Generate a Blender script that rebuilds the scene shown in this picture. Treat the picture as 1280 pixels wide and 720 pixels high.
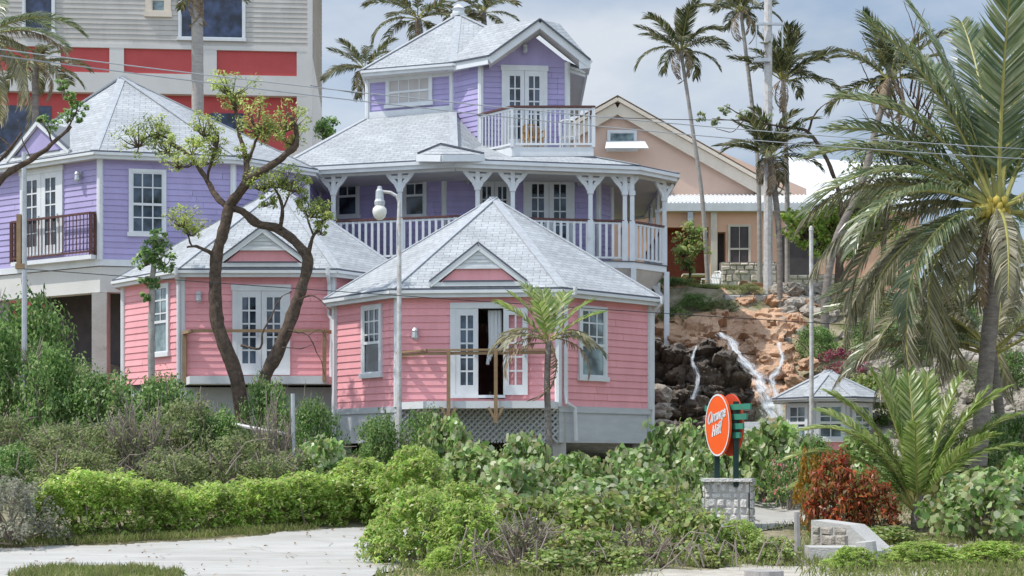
import bpy, bmesh, math, random
import numpy as np
from mathutils import Vector, Euler, Matrix, noise
for o in list(bpy.data.objects): bpy.data.objects.remove(o)
S = bpy.context.scene
COL = S.collection
R = math.radians
# ------------------------------------------------------------------ camera, sky, sun, exposure
FPX, CAMZ, HY = 1976.0, 1.6, 575.0
cd = bpy.data.cameras.new('camera'); cam = bpy.data.objects.new('camera', cd); COL.objects.link(cam)
cam.location = (0, 0, CAMZ); cam.rotation_euler = (R(90), 0, 0)
cd.sensor_width = 36; cd.lens = 36*FPX/1280; cd.shift_y = (HY-360)/1280
cd.clip_start = 0.5; cd.clip_end = 9000
S.camera = cam
SUN_EL, SUN_AZ = 58.0, 256.0        # azimuth clockwise from +Y (the view direction); 270 = from the left
w = bpy.data.worlds.new('World'); S.world = w; w.use_nodes = True
nt = w.node_tree; N = nt.nodes; L = nt.links; N.clear()
out = N.new('ShaderNodeOutputWorld'); bg = N.new('ShaderNodeBackground'); sky = N.new('ShaderNodeTexSky')
sky.sky_type = 'NISHITA'; sky.sun_disc = False; sky.sun_elevation = R(SUN_EL); sky.sun_rotation = R(SUN_AZ)
sky.air_density = 1.0; sky.dust_density = 1.2; sky.ozone_density = 1.5
tc = N.new('ShaderNodeTexCoord'); mp = N.new('ShaderNodeMapping'); mp.inputs['Scale'].default_value = (1.0, 1.0, 2.2)
mp.inputs['Location'].default_value = (0.35, 0.0, 0.12)
nz = N.new('ShaderNodeTexNoise'); nz.inputs['Scale'].default_value = 3.2; nz.inputs['Detail'].default_value = 7; nz.inputs['Roughness'].default_value = 0.52
rp = N.new('ShaderNodeValToRGB'); rp.color_ramp.elements[0].position = 0.30; rp.color_ramp.elements[1].position = 0.56
rp.color_ramp.elements[0].color = (0.12, 0.12, 0.12, 1); rp.color_ramp.elements[1].color = (0.95, 0.95, 0.95, 1)
mx = N.new('ShaderNodeMix'); mx.data_type = 'RGBA'
n3 = N.new('ShaderNodeTexNoise'); n3.inputs['Scale'].default_value = 4.6; n3.inputs['Detail'].default_value = 8; n3.inputs['Roughness'].default_value = .55
cr2 = N.new('ShaderNodeValToRGB'); cr2.color_ramp.elements[0].position = .36; cr2.color_ramp.elements[1].position = .64
cr2.color_ramp.elements[0].color = (.36,.49,.67,1); cr2.color_ramp.elements[1].color = (.78,.84,.92,1)
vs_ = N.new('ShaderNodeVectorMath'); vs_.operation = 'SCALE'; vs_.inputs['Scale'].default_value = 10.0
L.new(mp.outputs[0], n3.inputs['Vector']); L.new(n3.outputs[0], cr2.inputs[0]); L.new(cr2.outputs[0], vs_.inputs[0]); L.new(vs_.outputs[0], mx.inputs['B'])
sx = N.new('ShaderNodeSeparateXYZ'); L.new(tc.outputs['Generated'], sx.inputs[0])      # clouds ahead kept grey; unseen sky overhead and behind brightened as added fill light
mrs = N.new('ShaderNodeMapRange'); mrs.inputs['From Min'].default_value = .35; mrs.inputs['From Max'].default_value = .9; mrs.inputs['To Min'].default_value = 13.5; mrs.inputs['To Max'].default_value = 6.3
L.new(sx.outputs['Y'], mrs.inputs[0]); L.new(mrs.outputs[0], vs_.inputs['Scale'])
L.new(tc.outputs['Generated'], mp.inputs['Vector']); L.new(mp.outputs[0], nz.inputs['Vector']); L.new(nz.outputs[0], rp.inputs[0])
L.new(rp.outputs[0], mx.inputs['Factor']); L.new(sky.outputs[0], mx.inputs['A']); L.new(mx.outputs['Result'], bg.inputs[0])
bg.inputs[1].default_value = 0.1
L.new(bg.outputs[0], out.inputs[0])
sd = bpy.data.lights.new('sun', 'SUN'); sun = bpy.data.objects.new('sun', sd); COL.objects.link(sun)
sd.energy = 2.9; sd.angle = R(0.55); sd.color = (1.0, 0.955, 0.89)
az = R(SUN_AZ); el = R(SUN_EL)
to_sun = Vector((math.sin(az)*math.cos(el), math.cos(az)*math.cos(el), math.sin(el)))
sun.rotation_euler = to_sun.to_track_quat('Z', 'Y').to_euler(); sun.location = to_sun*80
S.view_settings.view_transform = 'Standard'; S.view_settings.look = 'None'
S.view_settings.exposure = 0.55; S.view_settings.gamma = 1.0; S.view_settings.use_curve_mapping = False
S.render.engine = 'CYCLES'
S.cycles.max_bounces = 6; S.cycles.transparent_max_bounces = 6; S.cycles.use_denoising = True

# ------------------------------------------------------------------ helpers
def P(px, py, Y): return Vector(((px-640)/FPX*Y, Y, CAMZ+(HY-py)/FPX*Y))
def XY(px, Y): return Vector(((px-640)/FPX*Y, Y))
def ZZ(py, Y): return CAMZ+(HY-py)/FPX*Y
ORG = {}
def prop(o, label=None, cat=None, group=None, kind=None):
    if label: o['label'] = label
    if cat: o['category'] = cat
    if group: o['group'] = group
    if kind: o['kind'] = kind
    return o
def thing(name, loc, label, cat, group=None):
    o = bpy.data.objects.new(name, None); COL.objects.link(o); o.empty_display_size = .3
    o.location = loc; ORG[o.name] = Vector(loc)
    return prop(o, label, cat, group)
class MB:
    def __init__(s): s.v = []; s.f = []; s.uv = {}; s.mi = {}; s.cur = 0
    def face(s, pts, uv=None):
        i = len(s.v); s.v += [tuple(p) for p in pts]
        if uv: s.uv[len(s.f)] = uv
        if s.cur: s.mi[len(s.f)] = s.cur
        s.f.append(tuple(range(i, i+len(pts))))
    def raw(s, vs, fs):
        i = len(s.v); s.v += [tuple(p) for p in vs]
        for f in fs:
            if s.cur: s.mi[len(s.f)] = s.cur
            s.f.append(tuple(i+k for k in f))
    def obox(s, c, ax, ay, az):
        c = Vector(c); ax = Vector(ax); ay = Vector(ay); az = Vector(az)
        vs = [c+ax*i+ay*j+az*k for k in (-1, 1) for j in (-1, 1) for i in (-1, 1)]
        s.raw(vs, [(0,2,3,1),(4,5,7,6),(0,1,5,4),(2,6,7,3),(0,4,6,2),(1,3,7,5)])
    def box(s, x0, x1, y0, y1, z0, z1):
        s.obox(((x0+x1)/2,(y0+y1)/2,(z0+z1)/2), ((x1-x0)/2,0,0), (0,(y1-y0)/2,0), (0,0,(z1-z0)/2))
    def beam(s, p, q, w, h=None, up=(0,0,1)):
        p = Vector(p); q = Vector(q); h = h or w; d = q-p
        if d.length < 1e-6: return
        a = d.cross(Vector(up))
        if a.length < 1e-5: a = d.cross(Vector((0,1,0)))
        a.normalize(); b = a.cross(d).normalized()
        s.obox((p+q)/2, d/2, a*w/2, b*h/2)
    def tube(s, path, rad, n=7, cap=True):
        path = [Vector(p) for p in path]; m = len(path)
        if not hasattr(rad, '__len__'): rad = [rad]*m
        a = None; rings = []
        for i, p in enumerate(path):
            d = (path[min(i+1,m-1)]-path[max(i-1,0)]).normalized()
            if a is None:
                a = d.cross(Vector((0.13,0.2,1)) if abs(d.z) < .95 else Vector((1,0.1,0))).normalized()
            else:
                a = (a-d*a.dot(d)).normalized()
            b = d.cross(a)
            rings.append([p+(a*math.cos(2*math.pi*k/n)+b*math.sin(2*math.pi*k/n))*rad[i] for k in range(n)])
        vs = [q for r_ in rings for q in r_]; fs = []
        for i in range(m-1):
            for k in range(n):
                k2 = (k+1) % n; fs.append((i*n+k, i*n+k2, (i+1)*n+k2, (i+1)*n+k))
        if cap: fs.append(tuple(range(n-1,-1,-1))); fs.append(tuple(range((m-1)*n, m*n)))
        s.raw(vs, fs)
    def prism(s, poly, z0, z1, bottom=True):
        n = len(poly)
        vs = [(p[0],p[1],z0) for p in poly]+[(p[0],p[1],z1) for p in poly]
        fs = [(i,(i+1)%n,n+(i+1)%n,n+i) for i in range(n)]+[tuple(range(n,2*n))]
        if bottom: fs.append(tuple(range(n-1,-1,-1)))
        s.raw(vs, fs)
    def lathe(s, c, prof, n=10):
        c = Vector(c); vs = []; m = len(prof)
        for r, z in prof: vs += [c+Vector((r*math.cos(2*math.pi*k/n), r*math.sin(2*math.pi*k/n), z)) for k in range(n)]
        s.raw(vs, [(i*n+k, i*n+(k+1)%n, (i+1)*n+(k+1)%n, (i+1)*n+k) for i in range(m-1) for k in range(n)])
    def build(s, name, mat, parent=None, smooth=False, kind=None):
        org = ORG[parent.name] if parent else Vector((0,0,0))
        me = bpy.data.meshes.new(name)
        me.from_pydata([(x-org.x, y-org.y, z-org.z) for x,y,z in s.v], [], s.f)
        for m in (mat if isinstance(mat, (list,tuple)) else [mat]): me.materials.append(m)
        if s.uv:
            ul = me.uv_layers.new(name='UVMap')
            for fi, uv in s.uv.items():
                p = me.polygons[fi]
                for k, li in enumerate(p.loop_indices): ul.data[li].uv = uv[k]
        for fi, k in s.mi.items(): me.polygons[fi].material_index = k
        if smooth: me.polygons.foreach_set('use_smooth', [True]*len(me.polygons))
        me.update()
        o = bpy.data.objects.new(name, me); COL.objects.link(o)
        if parent: o.parent = parent; ORG[o.name] = org
        if kind: o['kind'] = kind
        return o
def dup(o, parent=None):
    c = o.copy(); COL.objects.link(c)
    if parent: c.parent = parent
    for ch in list(o.children): dup(ch, c)
    return c

# ------------------------------------------------------------------ materials
def mat(name, c1, c2=None, scale=6.0, rough=0.7, bump=0.0, bscale=None, spec=0.3, detail=5, coords='Object', stretch=None, metal=0.0, dirt=None, island=0.0):
    m = bpy.data.materials.new(name); m.use_nodes = True; t = m.node_tree; n = t.nodes; l = t.links
    b = n['Principled BSDF']; b.inputs['Roughness'].default_value = rough; b.inputs['Specular IOR Level'].default_value = spec
    b.inputs['Metallic'].default_value = metal
    c2 = c2 or tuple(x*0.86 for x in c1)
    tcn = n.new('ShaderNodeTexCoord'); mpn = n.new('ShaderNodeMapping'); mpn.inputs['Scale'].default_value = stretch or (1,1,1)
    l.new(tcn.outputs[coords], mpn.inputs[0])
    no = n.new('ShaderNodeTexNoise'); no.inputs['Scale'].default_value = scale; no.inputs['Detail'].default_value = detail; no.inputs['Roughness'].default_value = .62
    l.new(mpn.outputs[0], no.inputs['Vector'])
    r = n.new('ShaderNodeValToRGB'); r.color_ramp.elements[0].position = .32; r.color_ramp.elements[1].position = .68
    r.color_ramp.elements[0].color = (*c2,1); r.color_ramp.elements[1].color = (*c1,1)
    l.new(no.outputs[0], r.inputs[0]); col = r.outputs[0]
    if dirt:
        n2 = n.new('ShaderNodeTexNoise'); n2.inputs['Scale'].default_value = dirt[1]; n2.inputs['Detail'].default_value = 8; n2.inputs['Roughness'].default_value = .7
        l.new(mpn.outputs[0], n2.inputs['Vector'])
        r2 = n.new('ShaderNodeValToRGB'); r2.color_ramp.elements[0].position = dirt[2]; r2.color_ramp.elements[1].position = dirt[2]+.16
        l.new(n2.outputs[0], r2.inputs[0])
        m2 = n.new('ShaderNodeMix'); m2.data_type = 'RGBA'; m2.inputs['B'].default_value = (*dirt[0],1)
        l.new(r2.outputs[0], m2.inputs['Factor']); l.new(col, m2.inputs['A']); col = m2.outputs['Result']
    if island:
        gi = n.new('ShaderNodeNewGeometry'); mi_ = n.new('ShaderNodeMapRange'); mi_.inputs['To Min'].default_value = 1-island; mi_.inputs['To Max'].default_value = 1+island*.6
        l.new(gi.outputs['Random Per Island'], mi_.inputs[0]); hi = n.new('ShaderNodeHueSaturation'); l.new(col, hi.inputs['Color']); l.new(mi_.outputs[0], hi.inputs['Value']); col = hi.outputs[0]
    l.new(col, b.inputs['Base Color'])
    if bump:
        nb = n.new('ShaderNodeTexNoise'); nb.inputs['Scale'].default_value = bscale or scale*4; nb.inputs['Detail'].default_value = 6
        l.new(mpn.outputs[0], nb.inputs['Vector'])
        bp = n.new('ShaderNodeBump'); bp.inputs['Strength'].default_value = bump; bp.inputs['Distance'].default_value = .05
        l.new(nb.outputs[0], bp.inputs['Height']); l.new(bp.outputs[0], b.inputs['Normal'])
    return m
def leafmat(name, cols, rough=.45, trans=.25, spec=.35):
    m = bpy.data.materials.new(name); m.use_nodes = True; t = m.node_tree; n = t.nodes; l = t.links
    b = n['Principled BSDF']; b.inputs['Roughness'].default_value = rough; b.inputs['Specular IOR Level'].default_value = spec
    g = n.new('ShaderNodeNewGeometry'); r = n.new('ShaderNodeValToRGB'); cr = r.color_ramp
    while len(cr.elements) < len(cols): cr.elements.new(.5)
    for i, c in enumerate(cols): cr.elements[i].position = i/(len(cols)-1); cr.elements[i].color = (*c,1)
    l.new(g.outputs['Random Per Island'], r.inputs[0])
    tcn = n.new('ShaderNodeTexCoord'); no = n.new('ShaderNodeTexNoise'); no.inputs['Scale'].default_value = 1.3; no.inputs['Detail'].default_value = 2
    l.new(tcn.outputs['Object'], no.inputs['Vector'])
    mr = n.new('ShaderNodeMapRange'); mr.inputs['From Min'].default_value = .3; mr.inputs['From Max'].default_value = .7; mr.inputs['To Min'].default_value = .72; mr.inputs['To Max'].default_value = 1.22
    l.new(no.outputs[0], mr.inputs[0])
    hs = n.new('ShaderNodeHueSaturation'); l.new(r.outputs[0], hs.inputs['Color']); l.new(mr.outputs[0], hs.inputs['Value'])
    l.new(hs.outputs[0], b.inputs['Base Color'])
    tr = n.new('ShaderNodeBsdfTranslucent'); h2 = n.new('ShaderNodeHueSaturation'); h2.inputs['Value'].default_value = 1.45; l.new(hs.outputs[0], h2.inputs['Color']); l.new(h2.outputs[0], tr.inputs[0])
    ms = n.new('ShaderNodeMixShader'); ms.inputs[0].default_value = min(.46,trans+.10)
    l.new(b.outputs[0], ms.inputs[1]); l.new(tr.outputs[0], ms.inputs[2]); l.new(ms.outputs[0], n['Material Output'].inputs[0])
    return m
def shinglemat(name, c1, c2, c3):
    m = bpy.data.materials.new(name); m.use_nodes = True; t = m.node_tree; n = t.nodes; l = t.links
    b = n['Principled BSDF']; b.inputs['Roughness'].default_value = .85; b.inputs['Specular IOR Level'].default_value = .2
    tcn = n.new('ShaderNodeTexCoord')
    br = n.new('ShaderNodeTexBrick'); br.inputs['Scale'].default_value = 1; br.inputs['Brick Width'].default_value = .33; br.inputs['Row Height'].default_value = .15
    br.inputs['Mortar Size'].default_value = .009; br.inputs['Mortar Smooth'].default_value = .3; br.inputs['Color1'].default_value = (*c1,1); br.inputs['Color2'].default_value = (*c2,1); br.inputs['Mortar'].default_value = (*c3,1)
    br.inputs['Bias'].default_value = 0.0
    l.new(tcn.outputs['UV'], br.inputs['Vector'])
    no = n.new('ShaderNodeTexNoise'); no.inputs['Scale'].default_value = 9; no.inputs['Detail'].default_value = 6; l.new(tcn.outputs['UV'], no.inputs['Vector'])
    n2 = n.new('ShaderNodeTexNoise'); n2.inputs['Scale'].default_value = .8; n2.inputs['Detail'].default_value = 4; l.new(tcn.outputs['UV'], n2.inputs['Vector'])
    ad = n.new('ShaderNodeMath'); ad.operation = 'ADD'; l.new(no.outputs[0], ad.inputs[0]); l.new(n2.outputs[0], ad.inputs[1])
    mr = n.new('ShaderNodeMapRange'); mr.inputs['From Min'].default_value = .6; mr.inputs['From Max'].default_value = 1.4; mr.inputs['To Min'].default_value = .72; mr.inputs['To Max'].default_value = 1.2
    l.new(ad.outputs[0], mr.inputs[0])
    hs = n.new('ShaderNodeHueSaturation'); l.new(br.outputs[0], hs.inputs['Color']); l.new(mr.outputs[0], hs.inputs['Value']); l.new(hs.outputs[0], b.inputs['Base Color'])
    bp = n.new('ShaderNodeBump'); bp.inputs['Strength'].default_value = .6; bp.inputs['Distance'].default_value = .02; bp.invert = True
    l.new(br.outputs['Fac'], bp.inputs['Height']); l.new(bp.outputs[0], b.inputs['Normal'])
    return m
def glassmat(name, col, rough=.06):
    m = bpy.data.materials.new(name); m.use_nodes = True; b = m.node_tree.nodes['Principled BSDF']
    n = m.node_tree.nodes; l = m.node_tree.links
    tcn = n.new('ShaderNodeTexCoord'); no = n.new('ShaderNodeTexNoise'); no.inputs['Scale'].default_value = 2.2; no.inputs['Detail'].default_value = 3
    l.new(tcn.outputs['Object'], no.inputs['Vector'])
    r = n.new('ShaderNodeValToRGB'); r.color_ramp.elements[0].position = .38; r.color_ramp.elements[1].position = .66
    r.color_ramp.elements[0].color = (*(c*.35 for c in col),1); r.color_ramp.elements[1].color = (*(min(1,c*(3.2 if c < .1 else 1.6)) for c in col),1)  # pale noise patches stand for reflections and curtains, put into the pane colour
    l.new(no.outputs[0], r.inputs[0]); l.new(r.outputs[0], b.inputs['Base Color'])
    b.inputs['Roughness'].default_value = rough; b.inputs['Specular IOR Level'].default_value = .55
    return m
M = {}
def clap(name, c): M[name] = mat(name, c, tuple(x*.86 for x in c), 1.3, .55, .12, 30, .3, stretch=(2,2,.5), dirt=(tuple(x*.70+.05 for x in c), 2.6, .57), island=.10)
clap('pink', (0.82, 0.37, 0.40)); clap('purple', (0.40, 0.35, 0.59)); clap('beige', (0.50, 0.475, 0.44))
M['white'] = mat('white_paint', (.66,.68,.70), (.58,.60,.62), 2.5, .5, .05, 40, dirt=((.47,.47,.45), 3, .62))
M['trimgrey'] = mat('pale_trim', (.66,.68,.70), (.58,.60,.61), 2.5, .55, .05, 40)
M['skirt'] = mat('skirt_boards', (.50,.52,.54), (.42,.44,.46), 1.8, .6, .1, 30, stretch=(1,1,4))
M['drip'] = mat('drip_edge', (.10,.11,.14), None, 4, .5)
M['shingle'] = shinglemat('pale_shingles', (.41,.43,.45), (.335,.355,.375), (.22,.235,.25))
M['hipcap'] = mat('hip_cap_shingle', (.41,.43,.455), (.30,.32,.345), 7, .85, .2, 20)
M['soffit'] = mat('soffit_paint', (.62,.60,.57), None, 3, .6)
M['glass'] = glassmat('dark_glass', (.022,.030,.042)); M['teal_glass'] = glassmat('curtained_glass', (.16,.22,.23), .12)
M['black_glass'] = glassmat('tinted_glass', (.012,.018,.04), .1)
M['grille'] = mat('pale_shade', (.50,.47,.46), None, 3, .6)
M['timber'] = mat('rail_timber', (.34,.23,.135), (.25,.165,.09), 5, .7, .2, 40, stretch=(1,1,1))
M['darkrail'] = mat('stained_rail', (.12,.05,.045), (.08,.035,.03), 5, .5)
M['concrete'] = mat('concrete', (.46,.45,.43), (.36,.35,.33), 1.5, .85, .25, 30, dirt=((.25,.24,.22), 2.2, .6))
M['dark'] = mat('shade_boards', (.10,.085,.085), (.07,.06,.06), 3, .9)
M['peach'] = mat('peach_stucco', (.76,.46,.32), (.70,.42,.29), 1.2, .85, .2, 40)
M['tanpeach'] = mat('tan_peach_stucco', (.62,.45,.36), (.57,.41,.33), 1.2, .85, .2, 40)
M['cream'] = mat('cream_trim', (.68,.60,.50), None, 2, .7)
M['red'] = mat('red_panel', (.48,.085,.08), (.43,.07,.07), 1.2, .7, .1, 20)
M['offwhite'] = mat('grey_white_band', (.60,.59,.57), (.54,.53,.51), 1.0, .75, .1, 30)
M['brown'] = mat('red_brown_wood', (.30,.07,.03), (.22,.05,.025), 5, .5)
M['metalroof'] = mat('white_metal_roof', (.66,.67,.68), (.58,.59,.60), 2, .45)
M['galv'] = mat('galvanised_steel', (.52,.54,.56), (.42,.44,.46), 6, .45, metal=.4)
M['polewhite'] = mat('weathered_white_paint', (.62,.63,.64), (.42,.38,.35), 7, .6, dirt=((.30,.20,.15), 9, .62))
M['trunkgrey'] = mat('palm_trunk', (.30,.265,.235), (.15,.13,.115), 5, .9, .6, 22, stretch=(1,1,3))
M['trunkpale'] = mat('pale_palm_trunk', (.42,.39,.36), (.30,.28,.26), 4, .9, .4, 22, stretch=(1,1,4))
M['bark'] = mat('dark_bark', (.165,.118,.088), (.065,.048,.038), 9, .95, 1.0, 40, dirt=((.27,.225,.195), 6, .58))
M['twig'] = mat('dry_twig', (.30,.25,.21), (.19,.155,.13), 7, .9, .3)
M['lamp_glass'] = mat('frosted_globe', (.80,.79,.74), None, 3, .25)
M['orange'] = mat('orange_sign', (.78,.115,.02), (.74,.10,.018), 2, .4)
M['sign_red'] = mat('red_sign_edge', (.55,.07,.03), None, 2, .4)
M['green_paint'] = mat('green_slats', (.045,.22,.15), (.035,.17,.12), 4, .5)
M['dkgreen'] = mat('dark_green_post', (.010,.035,.03), None, 4, .5)
M['stone'] = mat('limestone_blocks', (.70,.68,.65), (.50,.48,.46), 6, .9, .8, 25, dirt=((.22,.21,.20), 7, .62))
M['stonepale'] = mat('pale_rubble', (.46,.42,.37), (.24,.21,.175), 3, .9, .8, 18, dirt=((.15,.13,.09), 2.4, .52))
M['mortar'] = mat('mortar', (.20,.19,.18), (.13,.125,.12), 9, .95, .6)
M['wallstone'] = mat('cream_stone', (.68,.60,.50), (.48,.41,.34), 4, .9, .6, 25)
M['wire'] = mat('cable_black', (.03,.03,.035), None, 3, .5)
M['wiregrey'] = mat('cable_grey', (.34,.36,.39), None, 3, .5)
M['plastic'] = mat('white_plastic', (.80,.80,.80), None, 3, .35)
M['tan_wood'] = mat('tan_wood', (.45,.27,.12), None, 4, .5)
M['coconut'] = mat('yellow_husk', (.46,.36,.07), (.34,.27,.05), 4, .6)
M['wood_grey'] = mat('weathered_timber', (.40,.38,.36), (.28,.26,.25), 6, .9, .4, 30, stretch=(1,1,.2))
M['foam'] = mat('falling_water', (.74,.78,.80), (.60,.65,.68), 5, .5, .3, 14, .4)
M['flower'] = leafmat('pink_petals', [(.75,.16,.22),(.80,.40,.42),(.78,.55,.55)], .5, .3)
M['lf_naupaka'] = leafmat('bright_green_leaves', [(0.14,0.26,0.045),(0.27,0.45,0.075),(0.4,0.54,0.12),(0.5,0.58,0.19),(0.36,0.33,0.13)], .38, 0.40, .45)
M['lf_grape'] = leafmat('round_green_leaves', [(0.09,0.18,0.045),(0.2,0.34,0.09),(0.33,0.47,0.16),(0.48,0.56,0.3),(0.28,0.26,0.09),(0.55,0.6,0.42)], .35, 0.35, .5)  # whitish-green tone puts sun-glint highlights into the leaf colour
M['lf_grapey'] = leafmat('round_mixed_leaves', [(0.11,0.2,0.045),(0.24,0.35,0.08),(0.37,0.46,0.14),(0.3,0.25,0.1),(0.46,0.5,0.26),(0.2,0.32,0.07)], .4, 0.35, .45)
M['lf_dark'] = leafmat('dark_scrub_leaves', [(0.06,0.13,0.04),(0.13,0.25,0.065),(0.24,0.37,0.12),(0.35,0.43,0.19)], .45, 0.35, .4)
M['lf_dull'] = leafmat('dull_scrub_leaves', [(0.11,0.16,0.06),(0.2,0.27,0.1),(0.31,0.36,0.16),(0.41,0.39,0.23)], .6, 0.33, .25)
M['lf_grey'] = leafmat('silver_leaves', [(0.169,0.176,0.137),(0.286,0.286,0.221),(0.442,0.429,0.351),(0.221,0.247,0.130)], .6, 0.28, .3)
M['lf_tree'] = leafmat('yellow_green_leaves', [(0.135,0.203,0.043),(0.288,0.371,0.085),(0.456,0.524,0.151),(0.574,0.574,0.236)], .45, 0.40, .4)
M['lf_croton'] = leafmat('croton_leaves', [(.16,.035,.025),(.36,.07,.035),(.52,.17,.06),(.20,.13,.04),(.13,.15,.04),(.45,.10,.06)], .4, 0.33, .45)
M['lf_crotony'] = leafmat('yellow_croton_leaves', [(.35,.17,.02),(.45,.25,.04),(.16,.16,.03)], .4, .25, .4)
M['lf_magenta'] = leafmat('magenta_leaves', [(.26,.04,.10),(.38,.10,.16),(.10,.12,.04)], .5, .2, .3)
M['fr_green'] = leafmat('palm_leaflets', [(0.06,0.1,0.045),(0.115,0.165,0.07),(0.2,0.24,0.115),(0.33,0.33,0.22)], .32, 0.31, .6)
M['fr_dull'] = leafmat('old_palm_leaflets', [(0.11,0.12,0.065),(0.19,0.185,0.11),(0.3,0.275,0.18),(0.42,0.38,0.28)], .4, 0.28, .5)
M['fr_dark'] = leafmat('far_palm_leaflets', [(0.035,0.055,0.022),(0.065,0.09,0.035),(0.12,0.12,0.055),(0.2,0.155,0.09)], .45, 0.28, .45)
M['fr_young'] = leafmat('young_palm_leaflets', [(0.11,0.18,0.035),(0.18,0.27,0.06),(0.27,0.34,0.1),(0.38,0.4,0.2)], .35, 0.38, .55)
M['fr_dry'] = leafmat('dry_palm_leaflets', [(.19,.13,.08),(.30,.23,.16),(.40,.33,.25)], .6, .12, .25)
M['rachis'] = mat('frond_stalk', (.34,.33,.10), (.26,.24,.08), 4, .45)
M['rachis_dry'] = mat('dry_stalk', (.34,.25,.16), None, 4, .7)
M['grass'] = leafmat('grass_blades', [(.09,.13,.03),(.16,.21,.05),(.24,.26,.09),(.33,.29,.15)], .6, .25, .25)

# ------------------------------------------------------------------ terrain
PROF = [(-12, [(-400,0),(20,0),(27,0),(31,.4),(36,1.9),(42,3.2),(46,4.2),(60,7),(90,8)]),
        (-1, [(-400,0),(20,0),(27,0),(31,.3),(36,.9),(40,1.3),(45,2.0),(48,4),(54,7.4),(60,7.7),(90,8)]),
        (6, [(-400,0),(20,0),(27,.03),(31,.28),(35,.45),(40,1.2),(46,2.1),(49.5,4.2),(53,7.4),(60,7.7),(90,8)]),
        (14, [(-400,0),(20,0),(27,.1),(31,.35),(36,1.3),(40,2.4),(50,6),(55,7.4),(60,7.7),(90,8)])]
def _pr(k, y):
    a = PROF[k][1]
    if y <= a[0][0]: return a[0][1]
    for (y0,z0),(y1,z1) in zip(a, a[1:]):
        if y <= y1: return z0+(z1-z0)*(y-y0)/(y1-y0)
    return a[-1][1]
def gz(x, y):
    xs = [p[0] for p in PROF]
    if x <= xs[0]: z = _pr(0,y)
    elif x >= xs[-1]: z = _pr(len(xs)-1,y)
    else:
        for k in range(len(xs)-1):
            if x <= xs[k+1]:
                t = (x-xs[k])/(xs[k+1]-xs[k]); z = _pr(k,y)*(1-t)+_pr(k+1,y)*t; break
    if 28 < y < 90 and abs(x) < 40: z += .10*noise.noise(Vector((x*.6,y*.6,3)))*min(1,(y-28)/6)
    return z
def sheet(xs, ys, dz=0.0, inside=None, zf=None):
    mb = MB(); zf = zf or gz; nx = len(xs)
    vs = [(x,y,zf(x,y)+dz) for y in ys for x in xs]; fs = []
    for j in range(len(ys)-1):
        for i in range(nx-1):
            if inside and not inside((xs[i]+xs[i+1])/2, (ys[j]+ys[j+1])/2): continue
            fs.append((j*nx+i, j*nx+i+1, (j+1)*nx+i+1, (j+1)*nx+i))
    used = sorted({k for f in fs for k in f}); ix = {k:i for i,k in enumerate(used)}
    mb.raw([vs[k] for k in used], [tuple(ix[k] for k in f) for f in fs])
    return mb
def fr(a, b, st):
    n = max(1, round((b-a)/st)); return [a+(b-a)*i/n for i in range(n+1)]
gx = [-3000,-1200,-500,-200,-90,-55,-38]+fr(-28,24,.5)+[34,50,90,200,500,1200,3000]
gy = [-600,-200,-80,-30,0,10]+fr(15,62,.5)+[66,72,80,90,120,200,400,900,2500,6000]
M['ground'] = mat('sandy_soil', (.36,.31,.23), (.17,.155,.085), 1.4, .95, .7, 14, dirt=((.10,.115,.04), 3.0, .5))
sheet(gx, gy).build('ground', M['ground'], smooth=True, kind='structure')
def inpoly(pl):
    def f(x, y):
        c = False; j = len(pl)-1
        for i in range(len(pl)):
            if (pl[i][1] > y) != (pl[j][1] > y) and x < (pl[j][0]-pl[i][0])*(y-pl[i][1])/(pl[j][1]-pl[i][1])+pl[i][0]: c = not c
            j = i
        return c
    return f
M['road'] = mat('pale_concrete_road', (.45,.44,.42), (.35,.34,.32), .9, .9, .3, 40, dirt=((.30,.28,.25), 2.4, .53), stretch=(.4,1.3,1))
roadpoly = [(-30,21),(-30,26.6),(-10,27.2),(-7,27.9),(-5,28.8),(-3,30.6),(0,32.6),(3,34.6),(5.0,36.6),(7.4,37.0),(7.2,34.4),(6.0,31.5),(3.5,29.0),(0,26.5),(-1.5,24),(-2,21),(-2.5,14),(-30,14)]
_rp = inpoly(roadpoly)
sheet(fr(-24,8,.1), fr(16,37.2,.1), .025, lambda x,y: _rp(x+.22*noise.noise(Vector((x*1.3,y*1.3,0)))+.08*noise.noise(Vector((x*5,y*5,0))), y+.22*noise.noise(Vector((x*1.3,y*1.3,9)))+.08*noise.noise(Vector((x*5,y*5,9))))).build('road', M['road'], smooth=True, kind='structure')
M['sand'] = mat('white_sand', (.47,.44,.385), (.36,.33,.28), 3, .95, .5, 30)
sheet(fr(1.0,7.5,.1), fr(18,23.8,.1), .022, lambda x,y: noise.noise(Vector((x*.7,y*.8,1)))+.4*noise.noise(Vector((x*3,y*3,1))) > -.2+max(0,abs(x-4)-2)*.4).build('sand', M['sand'], smooth=True, kind='structure')
M['lawn'] = mat('lawn', (.12,.19,.035), (.07,.125,.025), 4, .9, .5, 40)
sheet(fr(4.6,12,.4), fr(53.2,62,.4), .03).build('lawn', M['lawn'], smooth=True, kind='structure')

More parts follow.
